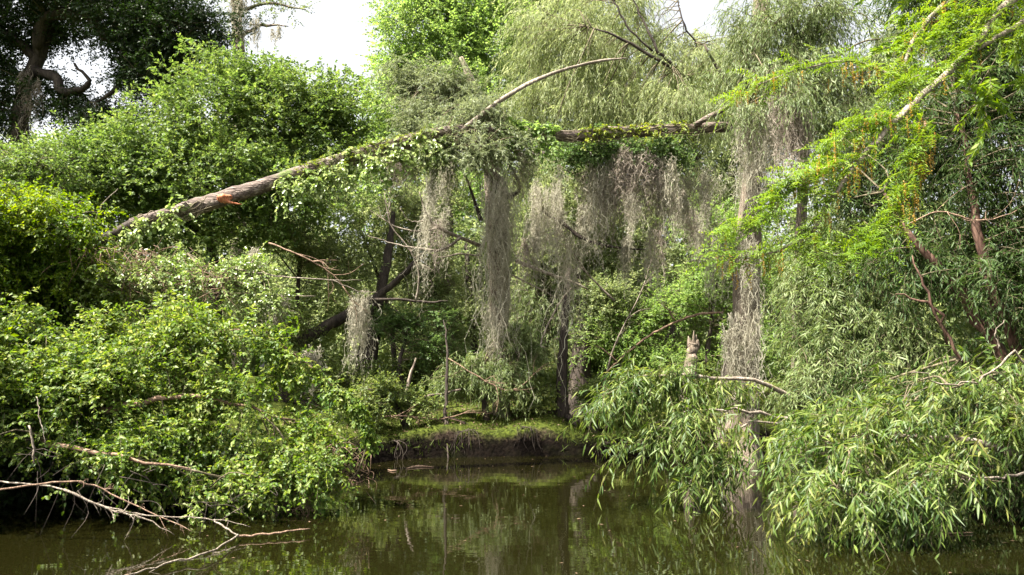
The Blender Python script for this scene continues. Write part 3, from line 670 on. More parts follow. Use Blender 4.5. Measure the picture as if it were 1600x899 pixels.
btree('feathery pale willow behind the right half of the log', 1000, 24,
      [blob(900, 90, 24, 2.0, 1.6, 1.4), blob(1000, 80, 24.5, 1.9, 1.5, 1.1), blob(850, 40, 24, 1.5, 1.2, 1.3), blob(1100, 110, 23.5, 1.8, 1.4, 1.0), blob(920, 170, 23.5, 2.4, 1.5, 1.0), blob(1060, 180, 23, 2.0, 1.4, .9),
       blob(830, 160, 24, 1.2, 1, 1.2), blob(960, 0, 24.5, 1.6, 1.2, .9), blob(850, 280, 23.5, 1.6, 1.2, .9), blob(1080, 290, 23, 1.8, 1.2, .9), blob(960, 320, 24, 1.8, 1.2, .8)],
      950, 'farwillow', 'wfar', [(1100, 400, 24), (1085, 250, 24), (1070, 120, 24)], [.2, .17, .13, .07],
      limbs=[(WP((1080, 125, 23.0), (1030, 95, 22.4), (960, 55, 22.2), (915, 40, 22.2)), [.06, .05, .035, .012]), (WP((1060, 115, 22.5), (1030, 80, 22.2), (1010, 40, 22.2), (985, -10, 22.2)), [.045, .04, .035, .02]),
             (WP((1020, 80, 22.3), (980, 40, 22.2), (955, -5, 22.2)), [.035, .03, .02]), (WP((1095, 80, 23), (1070, 40, 22.8), (1060, 0, 22.8)), [.03, .025, .015])],
      bark='darkbark', hang=.45, per=9)
btree('leafy willow filling the top between the pale willow and the sky gap at right', 1230, 16.5,
      [blob(1210, 40, 16.5, 1.1, .9, .9), blob(1170, 110, 16.5, .8, .7, .6), blob(1290, 20, 16.3, .9, .8, .6), blob(1260, 130, 16.2, .9, .8, .6), blob(1350, 110, 16, .9, .7, .5), blob(1400, 60, 16, .5, .5, .4), blob(1200, 190, 16.2, .6, .6, .6), blob(1330, 190, 16, .9, .7, .7), blob(1235, 150, 14.3, .45, .35, .28), blob(1165, 165, 15.2, .5, .35, .3), blob(1200, 120, 14.8, .5, .4, .35)],
      360, dict(LEAF['farwillow'], ll=.14, lw=.019, sl=.5), 'wmid', [(1250, 400, 16.5), (1255, 250, 16.5), (1250, 60, 16.5)], [.13, .12, .1, .04], hang=.4, per=10)

# understory trees and shrubs behind the bank
def us(label, px, d, blobs, n, sp, mat, name='understory_tree', **kw):
    b = base_at(px, d)
    c0 = np.asarray(blobs[0][0])
    return plant(name, label, 'tree' if 'tree' in name else 'shrub', b, blobs, n, sp, mat, trunk=([(b + c0) / 2 + rng.normal(0, .2, 3), c0], [.09, .07, .03]), bark='darkbark', group='understory behind the bank', tsides=6, **kw)
us('dark green fan-leaved bush glowing in the shaded left hollow', 650, 21, [blob(640, 510, 21, 1.0, .7, .45), blob(680, 545, 20.8, .6, .5, .4), blob(600, 500, 21.2, .5, .5, .3)], 90, 'small', 'deep', name='understory_shrub')
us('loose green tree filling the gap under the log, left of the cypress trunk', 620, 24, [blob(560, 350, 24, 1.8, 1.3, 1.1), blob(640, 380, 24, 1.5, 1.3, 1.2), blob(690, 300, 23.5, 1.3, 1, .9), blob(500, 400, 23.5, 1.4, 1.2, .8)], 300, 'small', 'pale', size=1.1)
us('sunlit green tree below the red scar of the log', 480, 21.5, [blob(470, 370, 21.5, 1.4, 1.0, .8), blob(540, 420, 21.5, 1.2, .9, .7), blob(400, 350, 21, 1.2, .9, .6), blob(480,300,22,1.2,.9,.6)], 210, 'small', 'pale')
us('shadowy low shrub behind the left shrub tip', 500, 19.8, [blob(480, 560, 19.8, 1.1, .8, .6), blob(590, 590, 20.3, .7, .6, .35), blob(430, 500, 19.5, 1.0, .8, .7), blob(540, 600, 19.8, .8, .6, .4)], 130, 'small', 'mid', name='understory_shrub')
us('grey-green shrub at the foot of the fibrous cypress trunk', 760, 19.2, [blob(750, 580, 19.0, .6, .35, .45), blob(800, 590, 18.9, .5, .35, .4), blob(815, 540, 19.4, .6, .4, .5), blob(700, 600, 19, .4, .3, .25)], 150, dict(LEAF['willow'], ll=.14), 'wmid', name='understory_shrub')
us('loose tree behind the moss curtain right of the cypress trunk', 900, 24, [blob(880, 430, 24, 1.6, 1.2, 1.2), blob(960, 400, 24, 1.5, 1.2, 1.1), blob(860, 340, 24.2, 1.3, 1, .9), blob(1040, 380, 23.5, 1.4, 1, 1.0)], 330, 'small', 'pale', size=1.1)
us('green sunlit shrub between the slim trunk and the broken snag', 1000, 22, [blob(990, 530, 22, 1.2, .8, .8), blob(1050, 570, 21.6, 1.0, .7, .6), blob(930, 540, 22, .8, .6, .6), blob(1040, 480, 22, 1.2, .8, .7)], 200, 'small', 'bright', name='understory_shrub', size=.95)
us('green tree behind the stout cypress trunk', 1120, 21.5, [blob(1120, 440, 21.5, 1.2, .9, .9), blob(1110, 350, 21.5, 1.2, .9, .9), blob(1190, 400, 21, 1.2, .9, 1.2), blob(1200, 540, 20.5, 1.3, .9, 1.0)], 260, 'small', 'bright')
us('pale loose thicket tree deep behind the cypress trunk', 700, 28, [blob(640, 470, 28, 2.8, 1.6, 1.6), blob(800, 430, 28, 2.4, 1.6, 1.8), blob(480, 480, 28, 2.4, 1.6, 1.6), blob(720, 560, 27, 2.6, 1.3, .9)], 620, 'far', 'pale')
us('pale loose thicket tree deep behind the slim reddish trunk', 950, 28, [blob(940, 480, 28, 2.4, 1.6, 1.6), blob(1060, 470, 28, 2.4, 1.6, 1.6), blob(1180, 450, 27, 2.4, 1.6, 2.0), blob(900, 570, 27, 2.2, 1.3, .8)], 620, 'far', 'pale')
us('low dark bramble thicket behind the mossy bank, left of the slim trunk', 770, 22.5, [blob(720, 585, 22.3, 1.3, .7, .55), blob(640, 590, 22, 1.0, .7, .5), blob(820, 590, 22.5, 1.0, .7, .5)], 240, 'small', 'mid', name='understory_shrub')
us('low dark bramble thicket behind the mossy bank, right of the slim trunk', 960, 23, [blob(930, 585, 23, 1.1, .7, .5), blob(1010, 590, 22.5, 1.3, .7, .6), blob(1090, 590, 21.5, 1.0, .6, .5)], 220, 'small', 'mid', name='understory_shrub')
us('grey-green willow scrub rising in the middle of the far bank', 840, 23, [blob(850, 470, 22.8, 1.1, .8, 1.0), blob(920, 480, 22.6, .9, .8, .9), blob(810, 530, 22.3, .8, .7, .7)], 240, dict(LEAF['farwillow'], ll=.15, lw=.022), 'wmid', hang=.2)
us('low leafy bank shrub leaning to the water in front of the thin dark trunk', 640, 18.6, [blob(600, 610, 18.4, .5, .4, .3), blob(650, 630, 18.3, .4, .3, .2), blob(560, 640, 17.5, .5, .4, .35)], 90, 'small', 'mid', name='understory_shrub')
us('low leafy bank shrub between the fibrous trunk and the slim trunk', 835, 19.4, [blob(835, 620, 19.2, .45, .35, .25), blob(855, 600, 19.8, .4, .3, .3)], 70, 'small', 'mid', name='understory_shrub')
us('low leafy bank shrub right of the slim reddish trunk', 930, 19.6, [blob(925, 620, 19.4, .35, .3, .25), blob(965, 610, 19.6, .5, .3, .3), blob(1010, 640, 18.9, .5, .3, .2)], 90, 'small', 'mid', name='understory_shrub')
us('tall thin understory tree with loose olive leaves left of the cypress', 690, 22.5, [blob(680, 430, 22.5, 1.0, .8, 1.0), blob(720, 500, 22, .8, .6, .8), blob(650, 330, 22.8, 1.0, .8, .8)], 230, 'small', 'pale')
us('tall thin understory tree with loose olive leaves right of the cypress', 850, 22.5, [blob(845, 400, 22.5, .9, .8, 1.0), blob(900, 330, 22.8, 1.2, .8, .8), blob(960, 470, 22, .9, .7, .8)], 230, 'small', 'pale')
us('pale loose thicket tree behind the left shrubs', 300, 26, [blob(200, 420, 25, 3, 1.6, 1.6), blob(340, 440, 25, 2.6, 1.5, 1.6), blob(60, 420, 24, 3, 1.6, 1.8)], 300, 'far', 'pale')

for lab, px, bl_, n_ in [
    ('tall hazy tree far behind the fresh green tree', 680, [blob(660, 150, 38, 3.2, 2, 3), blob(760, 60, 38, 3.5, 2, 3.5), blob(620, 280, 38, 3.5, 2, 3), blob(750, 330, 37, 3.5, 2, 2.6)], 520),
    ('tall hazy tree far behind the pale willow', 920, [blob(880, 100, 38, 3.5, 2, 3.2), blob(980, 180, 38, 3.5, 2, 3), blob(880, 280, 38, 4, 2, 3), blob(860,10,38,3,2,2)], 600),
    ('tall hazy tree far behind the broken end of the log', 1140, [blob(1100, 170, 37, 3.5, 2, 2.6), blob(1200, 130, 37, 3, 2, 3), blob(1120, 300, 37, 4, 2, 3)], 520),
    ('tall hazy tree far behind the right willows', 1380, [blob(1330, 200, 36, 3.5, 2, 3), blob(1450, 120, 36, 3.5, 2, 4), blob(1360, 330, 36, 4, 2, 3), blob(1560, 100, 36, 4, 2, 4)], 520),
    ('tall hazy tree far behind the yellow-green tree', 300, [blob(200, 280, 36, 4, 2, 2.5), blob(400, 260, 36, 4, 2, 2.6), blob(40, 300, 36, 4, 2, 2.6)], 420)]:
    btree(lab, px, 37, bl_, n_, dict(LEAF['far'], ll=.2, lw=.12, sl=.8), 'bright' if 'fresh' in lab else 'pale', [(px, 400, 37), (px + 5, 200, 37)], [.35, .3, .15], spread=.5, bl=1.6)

# a far wood closes the view
g = Geo(); n = 2600
x = rng.uniform(-48, 48, n); y = rng.uniform(34, 52, n); z = rng.uniform(.2, 1, n) ** .8 * (8.5 + 2.5 * np.sin(x * .35) + 1.5 * np.sin(x * .9 + 2))
O = np.repeat(np.stack([x, y, z], 1), 9, 0) + rng.normal(0, .8, (n * 9, 3))
sprays(g, None, O, rng.normal(0, 1, O.shape), rng.uniform(.8, 1.5, len(O)), dict(LEAF['far'], ll=.42, lw=.26, k=7))
for _ in range(70):
    a = np.array([rng.uniform(-48, 48), rng.uniform(38, 55), 1.2]); tube([a, a + [rng.normal(0, .4), 0, 4], a + [rng.normal(0, .8), 0, 9]], [.25, .2, .1], sides=6, sub=2, g=g)
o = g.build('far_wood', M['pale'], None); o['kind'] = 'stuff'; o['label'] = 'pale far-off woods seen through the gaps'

# ================================================================== RIGHT SIDE
wl = LEAF['willow']
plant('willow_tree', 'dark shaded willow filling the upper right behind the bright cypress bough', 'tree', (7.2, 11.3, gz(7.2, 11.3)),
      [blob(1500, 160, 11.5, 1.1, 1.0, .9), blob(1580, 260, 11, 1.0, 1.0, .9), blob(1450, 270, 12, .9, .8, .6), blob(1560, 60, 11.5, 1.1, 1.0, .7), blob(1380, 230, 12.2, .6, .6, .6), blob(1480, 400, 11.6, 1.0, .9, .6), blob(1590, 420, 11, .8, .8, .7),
       blob(1400, 400, 12, .7, .7, .6), blob(1460, -20, 11.6, 1.2, 1, .5), blob(1330, 300, 12.6, .5, .6, .5), blob(1680, 200, 11, 1, 1, 1.6), blob(1680, 450, 10.5, 1, 1, 1.2), blob(1340, 630, 11.9, .7, .5, .6), blob(1440, 650, 11.4, .8, .6, .6), blob(1550, 640, 11, .9, .6, .7), blob(1300, 730, 11, .6, .5, .3), blob(1450, 750, 10.6, .9, .6, .35), blob(1600, 740, 10.2, .8, .6, .5)],  # lower blobs are dark-leaved backing, for shaded gaps in the near willow
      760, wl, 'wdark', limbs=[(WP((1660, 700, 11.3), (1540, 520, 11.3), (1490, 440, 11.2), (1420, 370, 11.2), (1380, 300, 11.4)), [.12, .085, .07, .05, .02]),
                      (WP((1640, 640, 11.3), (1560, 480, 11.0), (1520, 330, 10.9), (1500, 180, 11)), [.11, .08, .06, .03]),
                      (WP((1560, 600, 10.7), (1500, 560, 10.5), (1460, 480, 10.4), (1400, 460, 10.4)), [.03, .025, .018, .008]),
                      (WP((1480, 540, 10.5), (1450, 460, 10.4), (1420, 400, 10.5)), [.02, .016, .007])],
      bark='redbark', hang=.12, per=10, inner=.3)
plant('willow_tree', 'pale green willow with fine drooping leaves right of the stout cypress trunk', 'tree', (5.9, 13.6, gz(5.9, 13.6)),
      [blob(1290, 480, 13, .6, .7, .6), blob(1300, 430, 13.2, .7, .7, .6), blob(1350, 500, 12.8, .8, .7, .7), blob(1300, 560, 12.6, .7, .7, .6), blob(1280, 650, 12.6, .5, .5, .5), blob(1250, 610, 12.4, .3, .5, .3), blob(1400, 530, 12.2, .6, .6, .5), blob(1300, 370, 13.4, .5, .5, .4)],
      520, wl, 'wmid', limbs=[(WP((1420, 680, 13), (1370, 560, 12.8), (1320, 470, 12.9), (1280, 430, 13)), [.07, .05, .03, .01]), (WP((1400, 680, 12.8), (1320, 620, 12.3), (1260, 600, 12.4)), [.05, .03, .01])],
      bark='redbark', hang=.25, per=11, inner=.3)
NW = []
for _ in range(40):
    px = 1235 + 400 * rng.uniform(0, 1) ** 1.15; top = np.interp(px, [1195, 1300, 1400, 1480, 1660], [650, 650, 590, 555, 520]); bot = np.interp(px, [1195, 1300, 1400, 1660], [740, 775, 795, 800])
    py = rng.uniform(top, bot); k = (py - top) / (bot - top)
    NW.append(blob(px, py, 9.9 - 1.2 * k + rng.uniform(-.3, .5) - (px - 1200) * .0007, rng.uniform(.15, .5), rng.uniform(.2, .5), rng.uniform(.06, .2)))
plant('willow_tree', 'near willow with long bright leaves spilling over the water at lower right', 'tree', (6.3, 9.6, gz(6.3, 9.6)),
      NW, 175, dict(wl, ll=.18, lw=.023, sl=.48, k=11), 'wnear', limbs=[(WP((1700, 720, 9.6), (1600, 560, 9.2), (1540, 590, 9.0), (1480, 600, 9.0), (1420, 575, 9.0)), [.05, .014, .012, .01, .004]),
                      (WP((1720, 700, 9.4), (1600, 735, 8.8), (1550, 748, 8.6), (1500, 745, 8.5)), [.04, .016, .011, .005]),
                      (WP((1700, 760, 9.6), (1560, 700, 9.2), (1400, 680, 9.2), (1290, 690, 9.4)), [.06, .04, .02, .006])],
      bark='dead', hang=.12, per=7, out=.9, flow=(-.75, -.35, -.1), inner=.2, spread=.3)
ex_arm = smooth_path(WP((1180, 600, 12.2), (1090, 590, 11.6), (1010, 590, 11.4), (955, 620, 11.3)), [0] * 4, 8)[0]
exo = np.repeat(ex_arm, 6, 0) + rng.normal(0, .06, (len(ex_arm) * 6, 3)); exd = rng.normal(0, .5, exo.shape) + np.array([-.3, -.2, -.6]); exl = rng.uniform(.25, .45, len(exo))
NB = []
for pth in [[(1190, 585, 12), (1090, 575, 11.6), (1010, 590, 11.4), (955, 620, 11.3)], [(1200, 620, 11.8), (1110, 630, 11.3), (1040, 665, 11.1), (990, 700, 11)], [(1190, 660, 11.6), (1130, 680, 11.2), (1090, 720, 10.9), (1075, 755, 10.8)], [(1180, 690, 11.6), (1150, 700, 11.2), (1125, 730, 11)]]:
    q_, _ = smooth_path(WP(*pth), [0] * len(pth), 3)
    for p_ in q_[4:]:
        NB.append((p_ + rng.normal(0, .06, 3), (rng.uniform(.12, .3), rng.uniform(.15, .3), rng.uniform(.05, .14))))
plant('willow_tree', 'willow boughs with long pale leaves dipping towards the water before the stout cypress', 'tree', (5.0, 13.0, gz(5.0, 13.0)),
      NB, 62, dict(wl, ll=.18, lw=.023), 'wnear', limbs=[(WP((1330, 680, 12.6), (1200, 600, 12), (1090, 590, 11.6), (1010, 590, 11.4), (955, 620, 11.3)), [.05, .035, .025, .015, .006]), (WP((1250, 660, 12), (1150, 640, 11.4), (1060, 650, 11.2), (990, 700, 11.0)), [.03, .02, .012, .004]), (WP((1250, 660, 12), (1190, 660, 11.6), (1130, 680, 11.2), (1075, 755, 10.8)), [.02, .016, .010, .003])],
      bark='dead', hang=.18, per=8, flow=(-.7, -.2, -.2), out=.9, extra=(exo, exd, exl))

# the cypress bough close by
CB = np.array([5.3, 6.6, gz(5.3, 6.6)])
t = thing('bald_cypress', 'bald cypress bough with bright feathery leaves and yellow catkins hanging in from the upper right', 'tree', CB)
g = Geo(); tube(np.array([CB - [0, 0, .2], CB + [0, 0, 1.5], CB + [.05, 0, 3.5], CB + [0, .1, 6], CB + [.1, 0, 9]]), [.34, .26, .22, .19, .12], sides=14, sub=6, g=g, flare=(.6, .5)); g.build('trunk', M['cyp_bark'], t, smooth=True)
bpaths = [([(1800, -150, 6.4), (1680, -70, 6.2), (1570, 10, 6.0), (1520, 75, 5.9), (1440, 150, 5.8), (1370, 220, 5.7), (1300, 310, 5.6), (1265, 365, 5.6), (1190, 400, 5.6), (1125, 400, 5.6)], [.05, .045, .034, .029, .025, .02, .014, .010, .006, .003]),
          ([(1700, 0, 6.2), (1600, 35, 6.0), (1530, 75, 5.9), (1500, 90, 5.9)], [.03, .022, .016, .01]),
          ([(1600, -60, 6.3), (1480, 5, 6.2), (1430, 60, 6.1), (1400, 115, 6.0), (1330, 95, 6.1), (1230, 115, 6.2), (1150, 150, 6.2)], [.03, .022, .018, .013, .009, .006, .003]),
          ([(1445, 190, 5.75), (1438, 240, 5.7), (1415, 290, 5.65), (1405, 350, 5.6)], [.008, .007, .005, .003]),
          ([(1300, 310, 5.6), (1230, 290, 5.6), (1200, 340, 5.6), (1140, 365, 5.6)], [.007, .005, .004, .002]),
          ([(1400, 190, 5.75), (1340, 200, 5.7), (1290, 240, 5.7)], [.007, .005, .002]), ([(1500, 100, 5.9), (1430, 120, 5.9), (1400, 140, 5.9)], [.007, .005, .002]),
          ([(1340, 250, 5.65), (1270, 270, 5.6), (1220, 300, 5.6)], [.007, .004, .002]), ([(1560, 20, 6), (1500, 30, 6), (1460, 60, 6)], [.007, .005, .002]), ([(1405, 330, 5.6), (1370, 370, 5.6), (1330, 390, 5.6)], [.005, .004, .002]),
          ([(1265, 365, 5.6), (1290, 395, 5.55), (1380, 395, 5.5)], [.005, .004, .002])]
fg = Geo(); cg = Geo()
for k, (pts, R) in enumerate(bpaths):
    P = WP(*pts); g = Geo(); tube(P, R, sides=7 if k < 3 else 5, sub=7, rough=.08, g=g, wob=.004); g.build('bough' if k < 3 else 'twig', M['dead'] if k != 3 else M['deadbrown'], t, smooth=True)
    Q, _ = smooth_path(P, R, 9); Q = Q[(Q[:, 0] < 4.2) & (Q[:, 2] > 1.0)]
    for q_i in range(len(Q)):
        q_ = Q[q_i]
        nb = 3 if k < 3 else 4
        # branchlets: feathery flat sprays, slightly drooping
        O = q_ + rng.normal(0, .035, (nb, 3)); tdir = unit(Q[min(q_i + 1, len(Q) - 1)] - Q[max(q_i - 1, 0)])
        D = unit(tdir * .55 + np.array([-.45, -.1, .02]) + rng.normal(0, .42, (nb, 3)) + np.array([0, 0, .08]))
        Ln = rng.uniform(.12, .30, nb)
        sp = dict(kind='lance', ll=.042, lw=.0085, k=22, sl=.2, droop=.35, la=1.5, ld=.05, up=1.0, jit=.22)
        sprays(fg, fg, O, D, Ln, sp, twig=.0012)
        if rng.uniform() < (.5 if k != 3 else 1) and q_[2] > 2.3 and (k in (0, 2, 3, 5, 7)):
            # hanging catkin: beaded strand
            for _ in range(2):
                a = q_ + rng.normal(0, .05, 3); l = rng.uniform(.06, .17); nbud = int(l / .006)
                B = a + np.stack([rng.normal(0, .004, nbud), rng.normal(0, .004, nbud), -np.linspace(0, l, nbud)], 1)
                V, T = leaf_geo(B, rng.normal(0, 1, (nbud, 3)), rng.normal(0, 1, (nbud, 3)), np.full(nbud, .013), np.full(nbud, .011), 'far'); cg.add(V, T)
                tube([a, a - [0, 0, l * .5], a - [0, 0, l]], [.0015, .0015, .001], sides=3, sub=2, rough=0, g=cg)
fg.build('foliage', M['cypress'], t); cg.build('catkins', M['catkin'], t)
# the crown of that cypress, above the picture
crown(t, [(CB + [0, .3, 6.5], (1.8, 1.8, 1.2)), (CB + [-.3, .6, 8.3], (1.5, 1.5, 1.2))], 90, 'cedar', M['cypress'], M['twig'], src=[CB + [0, 0, 6], CB + [0, 0, 8]], per=12, size=1.3, back=1.0)

# ================================================================== BARE BRANCHES IN THE MIDDLE
G = 'bare branches across the middle of the creek'
def bare(label, paths, mat='dead', d0=None):
    P0 = W(*paths[0][0][0]); t = thing('bare_branch', label, 'branch', P0, G)
    for pts, R in paths:
        g = Geo(); tube(WP(*pts), R, sides=6, sub=6, rough=.08, g=g, wob=.008); g.build('limb', M[mat], t, smooth=True)
    return t
bare('long bare forked branch growing left from the fibrous cypress trunk', [
    ([(755, 385, 19.1), (715, 370, 18.6), (680, 352, 18.3), (665, 330, 18.2), (655, 300, 18.1)], [.05, .045, .035, .02, .01]),
    ([(720, 372, 18.6), (690, 390, 18.4), (645, 388, 18.2), (605, 378, 18.1), (575, 368, 18)], [.04, .035, .028, .018, .008]),
    ([(685, 355, 18.3), (655, 362, 18.2), (620, 355, 18.1), (600, 340, 18), (610, 330, 18)], [.03, .024, .018, .012, .006]),
    ([(668, 345, 18.2), (640, 345, 18.1), (625, 325, 18)], [.018, .013, .006]), ([(752, 400, 19.1), (720, 397, 18.8), (690, 402, 18.6), (670, 395, 18.5)], [.025, .02, .014, .007])])
bare('straight bare branch crossing right of the fibrous cypress trunk', [([(806, 408, 18.8), (850, 425, 18.6), (890, 440, 18.6), (920, 452, 18.6)], [.05, .045, .035, .015]),
    ([(800, 430, 19), (840, 450, 18.8), (875, 468, 18.8)], [.02, .015, .008]), ([(893, 450, 18.6), (865, 490, 18.5), (845, 535, 18.5), (852, 545, 18.5)], [.025, .025, .018, .01])])
bare('dark crooked limb below the purple-brown moss tangle', [([(870, 340, 17.8), (905, 370, 17.6), (950, 385, 17.6), (1010, 390, 17.6)], [.04, .035, .03, .015]), ([(835, 320, 17.8), (870, 345, 17.8), (925, 380, 17.6)], [.03, .03, .02])], mat='darkbark')
bare('bent brown branch reaching up from the bank to the stout cypress', [([(940, 590, 19.2), (965, 565, 19.0), (1000, 535, 18.8), (1045, 508, 18.6), (1090, 492, 18.2), (1130, 488, 17.8)], [.012, .02, .022, .025, .03, .02]),
    ([(1055, 500, 18.5), (1040, 480, 18.4), (1025, 470, 18.3)], [.02, .013, .006]), ([(965, 565, 19), (945, 548, 19), (930, 540, 19)], [.018, .012, .006])], mat='deadbrown')
bare('pale bare twig reaching right out of the left shrubs', [([(360, 418, 13.2), (420, 430, 13.2), (490, 436, 13.2), (565, 438, 13.2)], [.018, .014, .009, .003]), ([(400, 457, 13.2), (440, 463, 13.2), (492, 462, 13.2)], [.012, .011, .005]), ([(440, 463, 13.2), (455, 485, 13.2), (470, 488, 13.2)], [.009, .007, .003]), ([(520, 438, 13.3), (560, 455, 13.5), (590, 457, 13.6)], [.01, .009, .004])])
bare('dark horizontal branch over the deep green bush', [([(560, 470, 19.5), (620, 468, 19.5), (670, 472, 19.5), (700, 470, 19.5)], [.04, .035, .028, .012])], mat='darkbark')
bare('mossy low branch lying just above the far bank in the hollow', [([(600, 628, 18.4), (640, 622, 18.4), (680, 618, 18.5), (720, 608, 18.6)], [.03, .04, .045, .02]), ([(635, 620, 18.4), (640, 590, 18.5), (650, 560, 18.6)], [.05, .045, .02])], mat='bark')
G2 = 'twiggy dead branches in the understory'
branch('twiggy dead branch fanning up left of the fibrous cypress trunk', [(650, 470, 19.0), (655, 430, 18.8), (640, 390, 18.7), (610, 350, 18.6), (600, 300, 18.6)], [.03, .026, .02, .014, .006], twigs=10, tl=.9, group=G2)
branch('twiggy brown branch hanging in the gap below the left vines', [(420, 380, 17), (470, 400, 17), (520, 430, 17.2), (560, 480, 17.4)], [.02, .018, .014, .006], mat='deadbrown', twigs=9, tl=.8, group=G2)
branch('twiggy pale branch crossing low before the fibrous cypress trunk', [(700, 560, 18.6), (750, 590, 18.5), (800, 610, 18.5), (850, 570, 18.5)], [.012, .016, .014, .006], mat='deadbrown', twigs=9, tl=.7, group=G2)
branch('twiggy grey branch rising between the slim trunk and the snag', [(940, 620, 19.5), (960, 540, 19.3), (1000, 460, 19.2), (1020, 400, 19.1)], [.022, .02, .015, .006], twigs=11, tl=.9, group=G2)
branch('twiggy grey branch leaning left above the slim reddish trunk', [(960, 470, 18.5), (920, 430, 18.4), (890, 390, 18.4), (840, 360, 18.4)], [.024, .02, .016, .006], twigs=9, tl=.8, group=G2)
branch('tangled dry branch sprawled on the bank in the left hollow', [(560, 660, 17.8), (620, 650, 17.9), (690, 655, 18.2), (740, 640, 18.5)], [.014, .018, .016, .006], mat='deadbrown', twigs=10, tl=.7, group=G2)
branch('thin dead branch dangling in front of the upper right dark willow', [(1420, 350, 10.6), (1470, 330, 10.5), (1530, 345, 10.4), (1590, 330, 10.4)], [.008, .009, .008, .004], mat='deadbrown', twigs=8, tl=.6, group=G2)
bare('thin grey branch poking up beside the low end of the log', [([(148, 345, 12.9), (160, 320, 12.9), (185, 295, 12.9)], [.012, .01, .005])])
bare('pale curved twig standing in the lower right willow leaves', [([(1560, 545, 8.8), (1555, 520, 8.8), (1570, 500, 8.8)], [.008, .007, .004])])

# ================================================================== MOSS ON TREES
moss('widest beard of moss covering the upper fibrous cypress trunk', 778, 285, 18.9, 62, 320, 280, wid=.014)
moss('thin beard of moss on the lower fibrous cypress trunk', 778, 480, 19.1, 50, 140, 90)
moss('pale tapering moss beard hanging alone in the left hollow', 562, 468, 17.6, 30, 120, 150)
moss('small pale moss tuft low above the left shrub tip', 489, 548, 14.5, 20, 90, 90)
moss('narrow moss beard hanging under the pale twig at left', 430, 458, 14, 22, 80, 80)
moss('faint moss wisp hanging from the pale twig nearest the left shrubs', 397, 395, 13.8, 14, 70, 40)
moss('dense purple-brown moss tangle under the right half of the log', 985, 258, 16.6, 100, 125, 420, 'mossd', wid=.011, curl=1.5, taper=.2)
moss('purple-brown moss drape on the left of the tangle, a little lower', 945, 275, 16.9, 50, 120, 170, 'mossd', wid=.011, curl=1.3)
moss('purple-brown moss drape on the right of the tangle', 1030, 268, 16.8, 50, 110, 170, 'mossd', wid=.011, curl=1.3)
moss('brown moss drape left of the purple-brown tangle', 930, 262, 16.7, 60, 170, 200, 'moss', wid=.013)
moss('grey moss drape right of the purple-brown tangle', 1045, 262, 16.6, 50, 130, 150, 'moss', wid=.013)
moss('grey moss curtain between the tangle and the stout cypress', 1095, 270, 17, 60, 120, 150, 'moss')
moss('thin moss streamer hanging far below the purple-brown tangle', 1016, 360, 17.2, 16, 140, 60)
moss('short pale moss streamer below the purple-brown tangle', 978, 375, 17.4, 18, 80, 60)
moss('moss drape over the dark crooked limb right of the cypress trunk', 855, 300, 17.4, 50, 150, 140)
moss('thin moss streamer dropping above the slim reddish trunk', 885, 360, 17.8, 26, 210, 90)
moss('moss streamer left of the slim trunk streamer', 915, 330, 17.8, 20, 110, 60)
moss('dark moss fringe hanging below the log left of the cypress', 625, 245, 15.4, 60, 70, 160, 'mossd', curl=1.5, taper=.1)
moss('grey moss fringe hanging from the foliage mass left of the trunk', 690, 260, 16.3, 50, 80, 80)
moss('short moss fringe below the foliage mass above the cypress trunk', 740, 235, 16.4, 60, 80, 110, 'mossd')
moss('moss fringe right of the cypress trunk, close under the log', 820, 255, 16.4, 60, 90, 120)
moss('long pinkish moss column hanging at the right end of the log', 1232, 160, 14.6, 60, 180, 250, 'mossd', wid=.012)
moss('long grey moss column hanging beside the broken end of the log', 1168, 180, 15.6, 50, 190, 170, 'moss', wid=.012)
moss('shorter grey moss drape between the two long columns', 1200, 180, 15.2, 40, 150, 150)
moss('grey moss beard on the upper stout cypress trunk', 1168, 380, 17.0, 44, 150, 130)
moss('moss beard over the lower stout cypress trunk', 1160, 500, 17.0, 60, 190, 200, wid=.013)
moss('moss wisp left of the stout cypress trunk', 1125, 370, 17.2, 20, 120, 60)
moss('grey moss on the thin tree against the white sky', 378, -10, 30.6, 30, 100, 120, 'moss', wid=.022)
moss('moss strand hanging furthest right on the thin sky tree', 432, 40, 30.5, 14, 50, 40, 'moss', wid=.02)
moss('moss strand hanging beside the trunk of the thin sky tree', 405, 30, 30.5, 22, 70, 60, 'moss', wid=.02)
moss('dark moss strand below the twisted oak limb', 42, 120, 26.5, 16, 110, 60, 'mossd', wid=.02)
moss('dark moss strand in the middle of the twisted oak', 62, 130, 26.3, 10, 70, 40, 'mossd', wid=.02)

for px in np.r_[rng.uniform(600, 1125, 22), rng.uniform(840, 1110, 10)]:
    py = np.interp(px, [570, 650, 800, 900, 1125], [250, 255, 270, 270, 280]) + rng.uniform(-10, 110)
    moss('thin grey-green moss strand in the loose curtain under the log', px, py, rng.uniform(16.2, 19.5), rng.uniform(10, 24), rng.uniform(50, 150), int(rng.uniform(24, 60)), 'moss' if rng.uniform() < .75 else 'mossd')

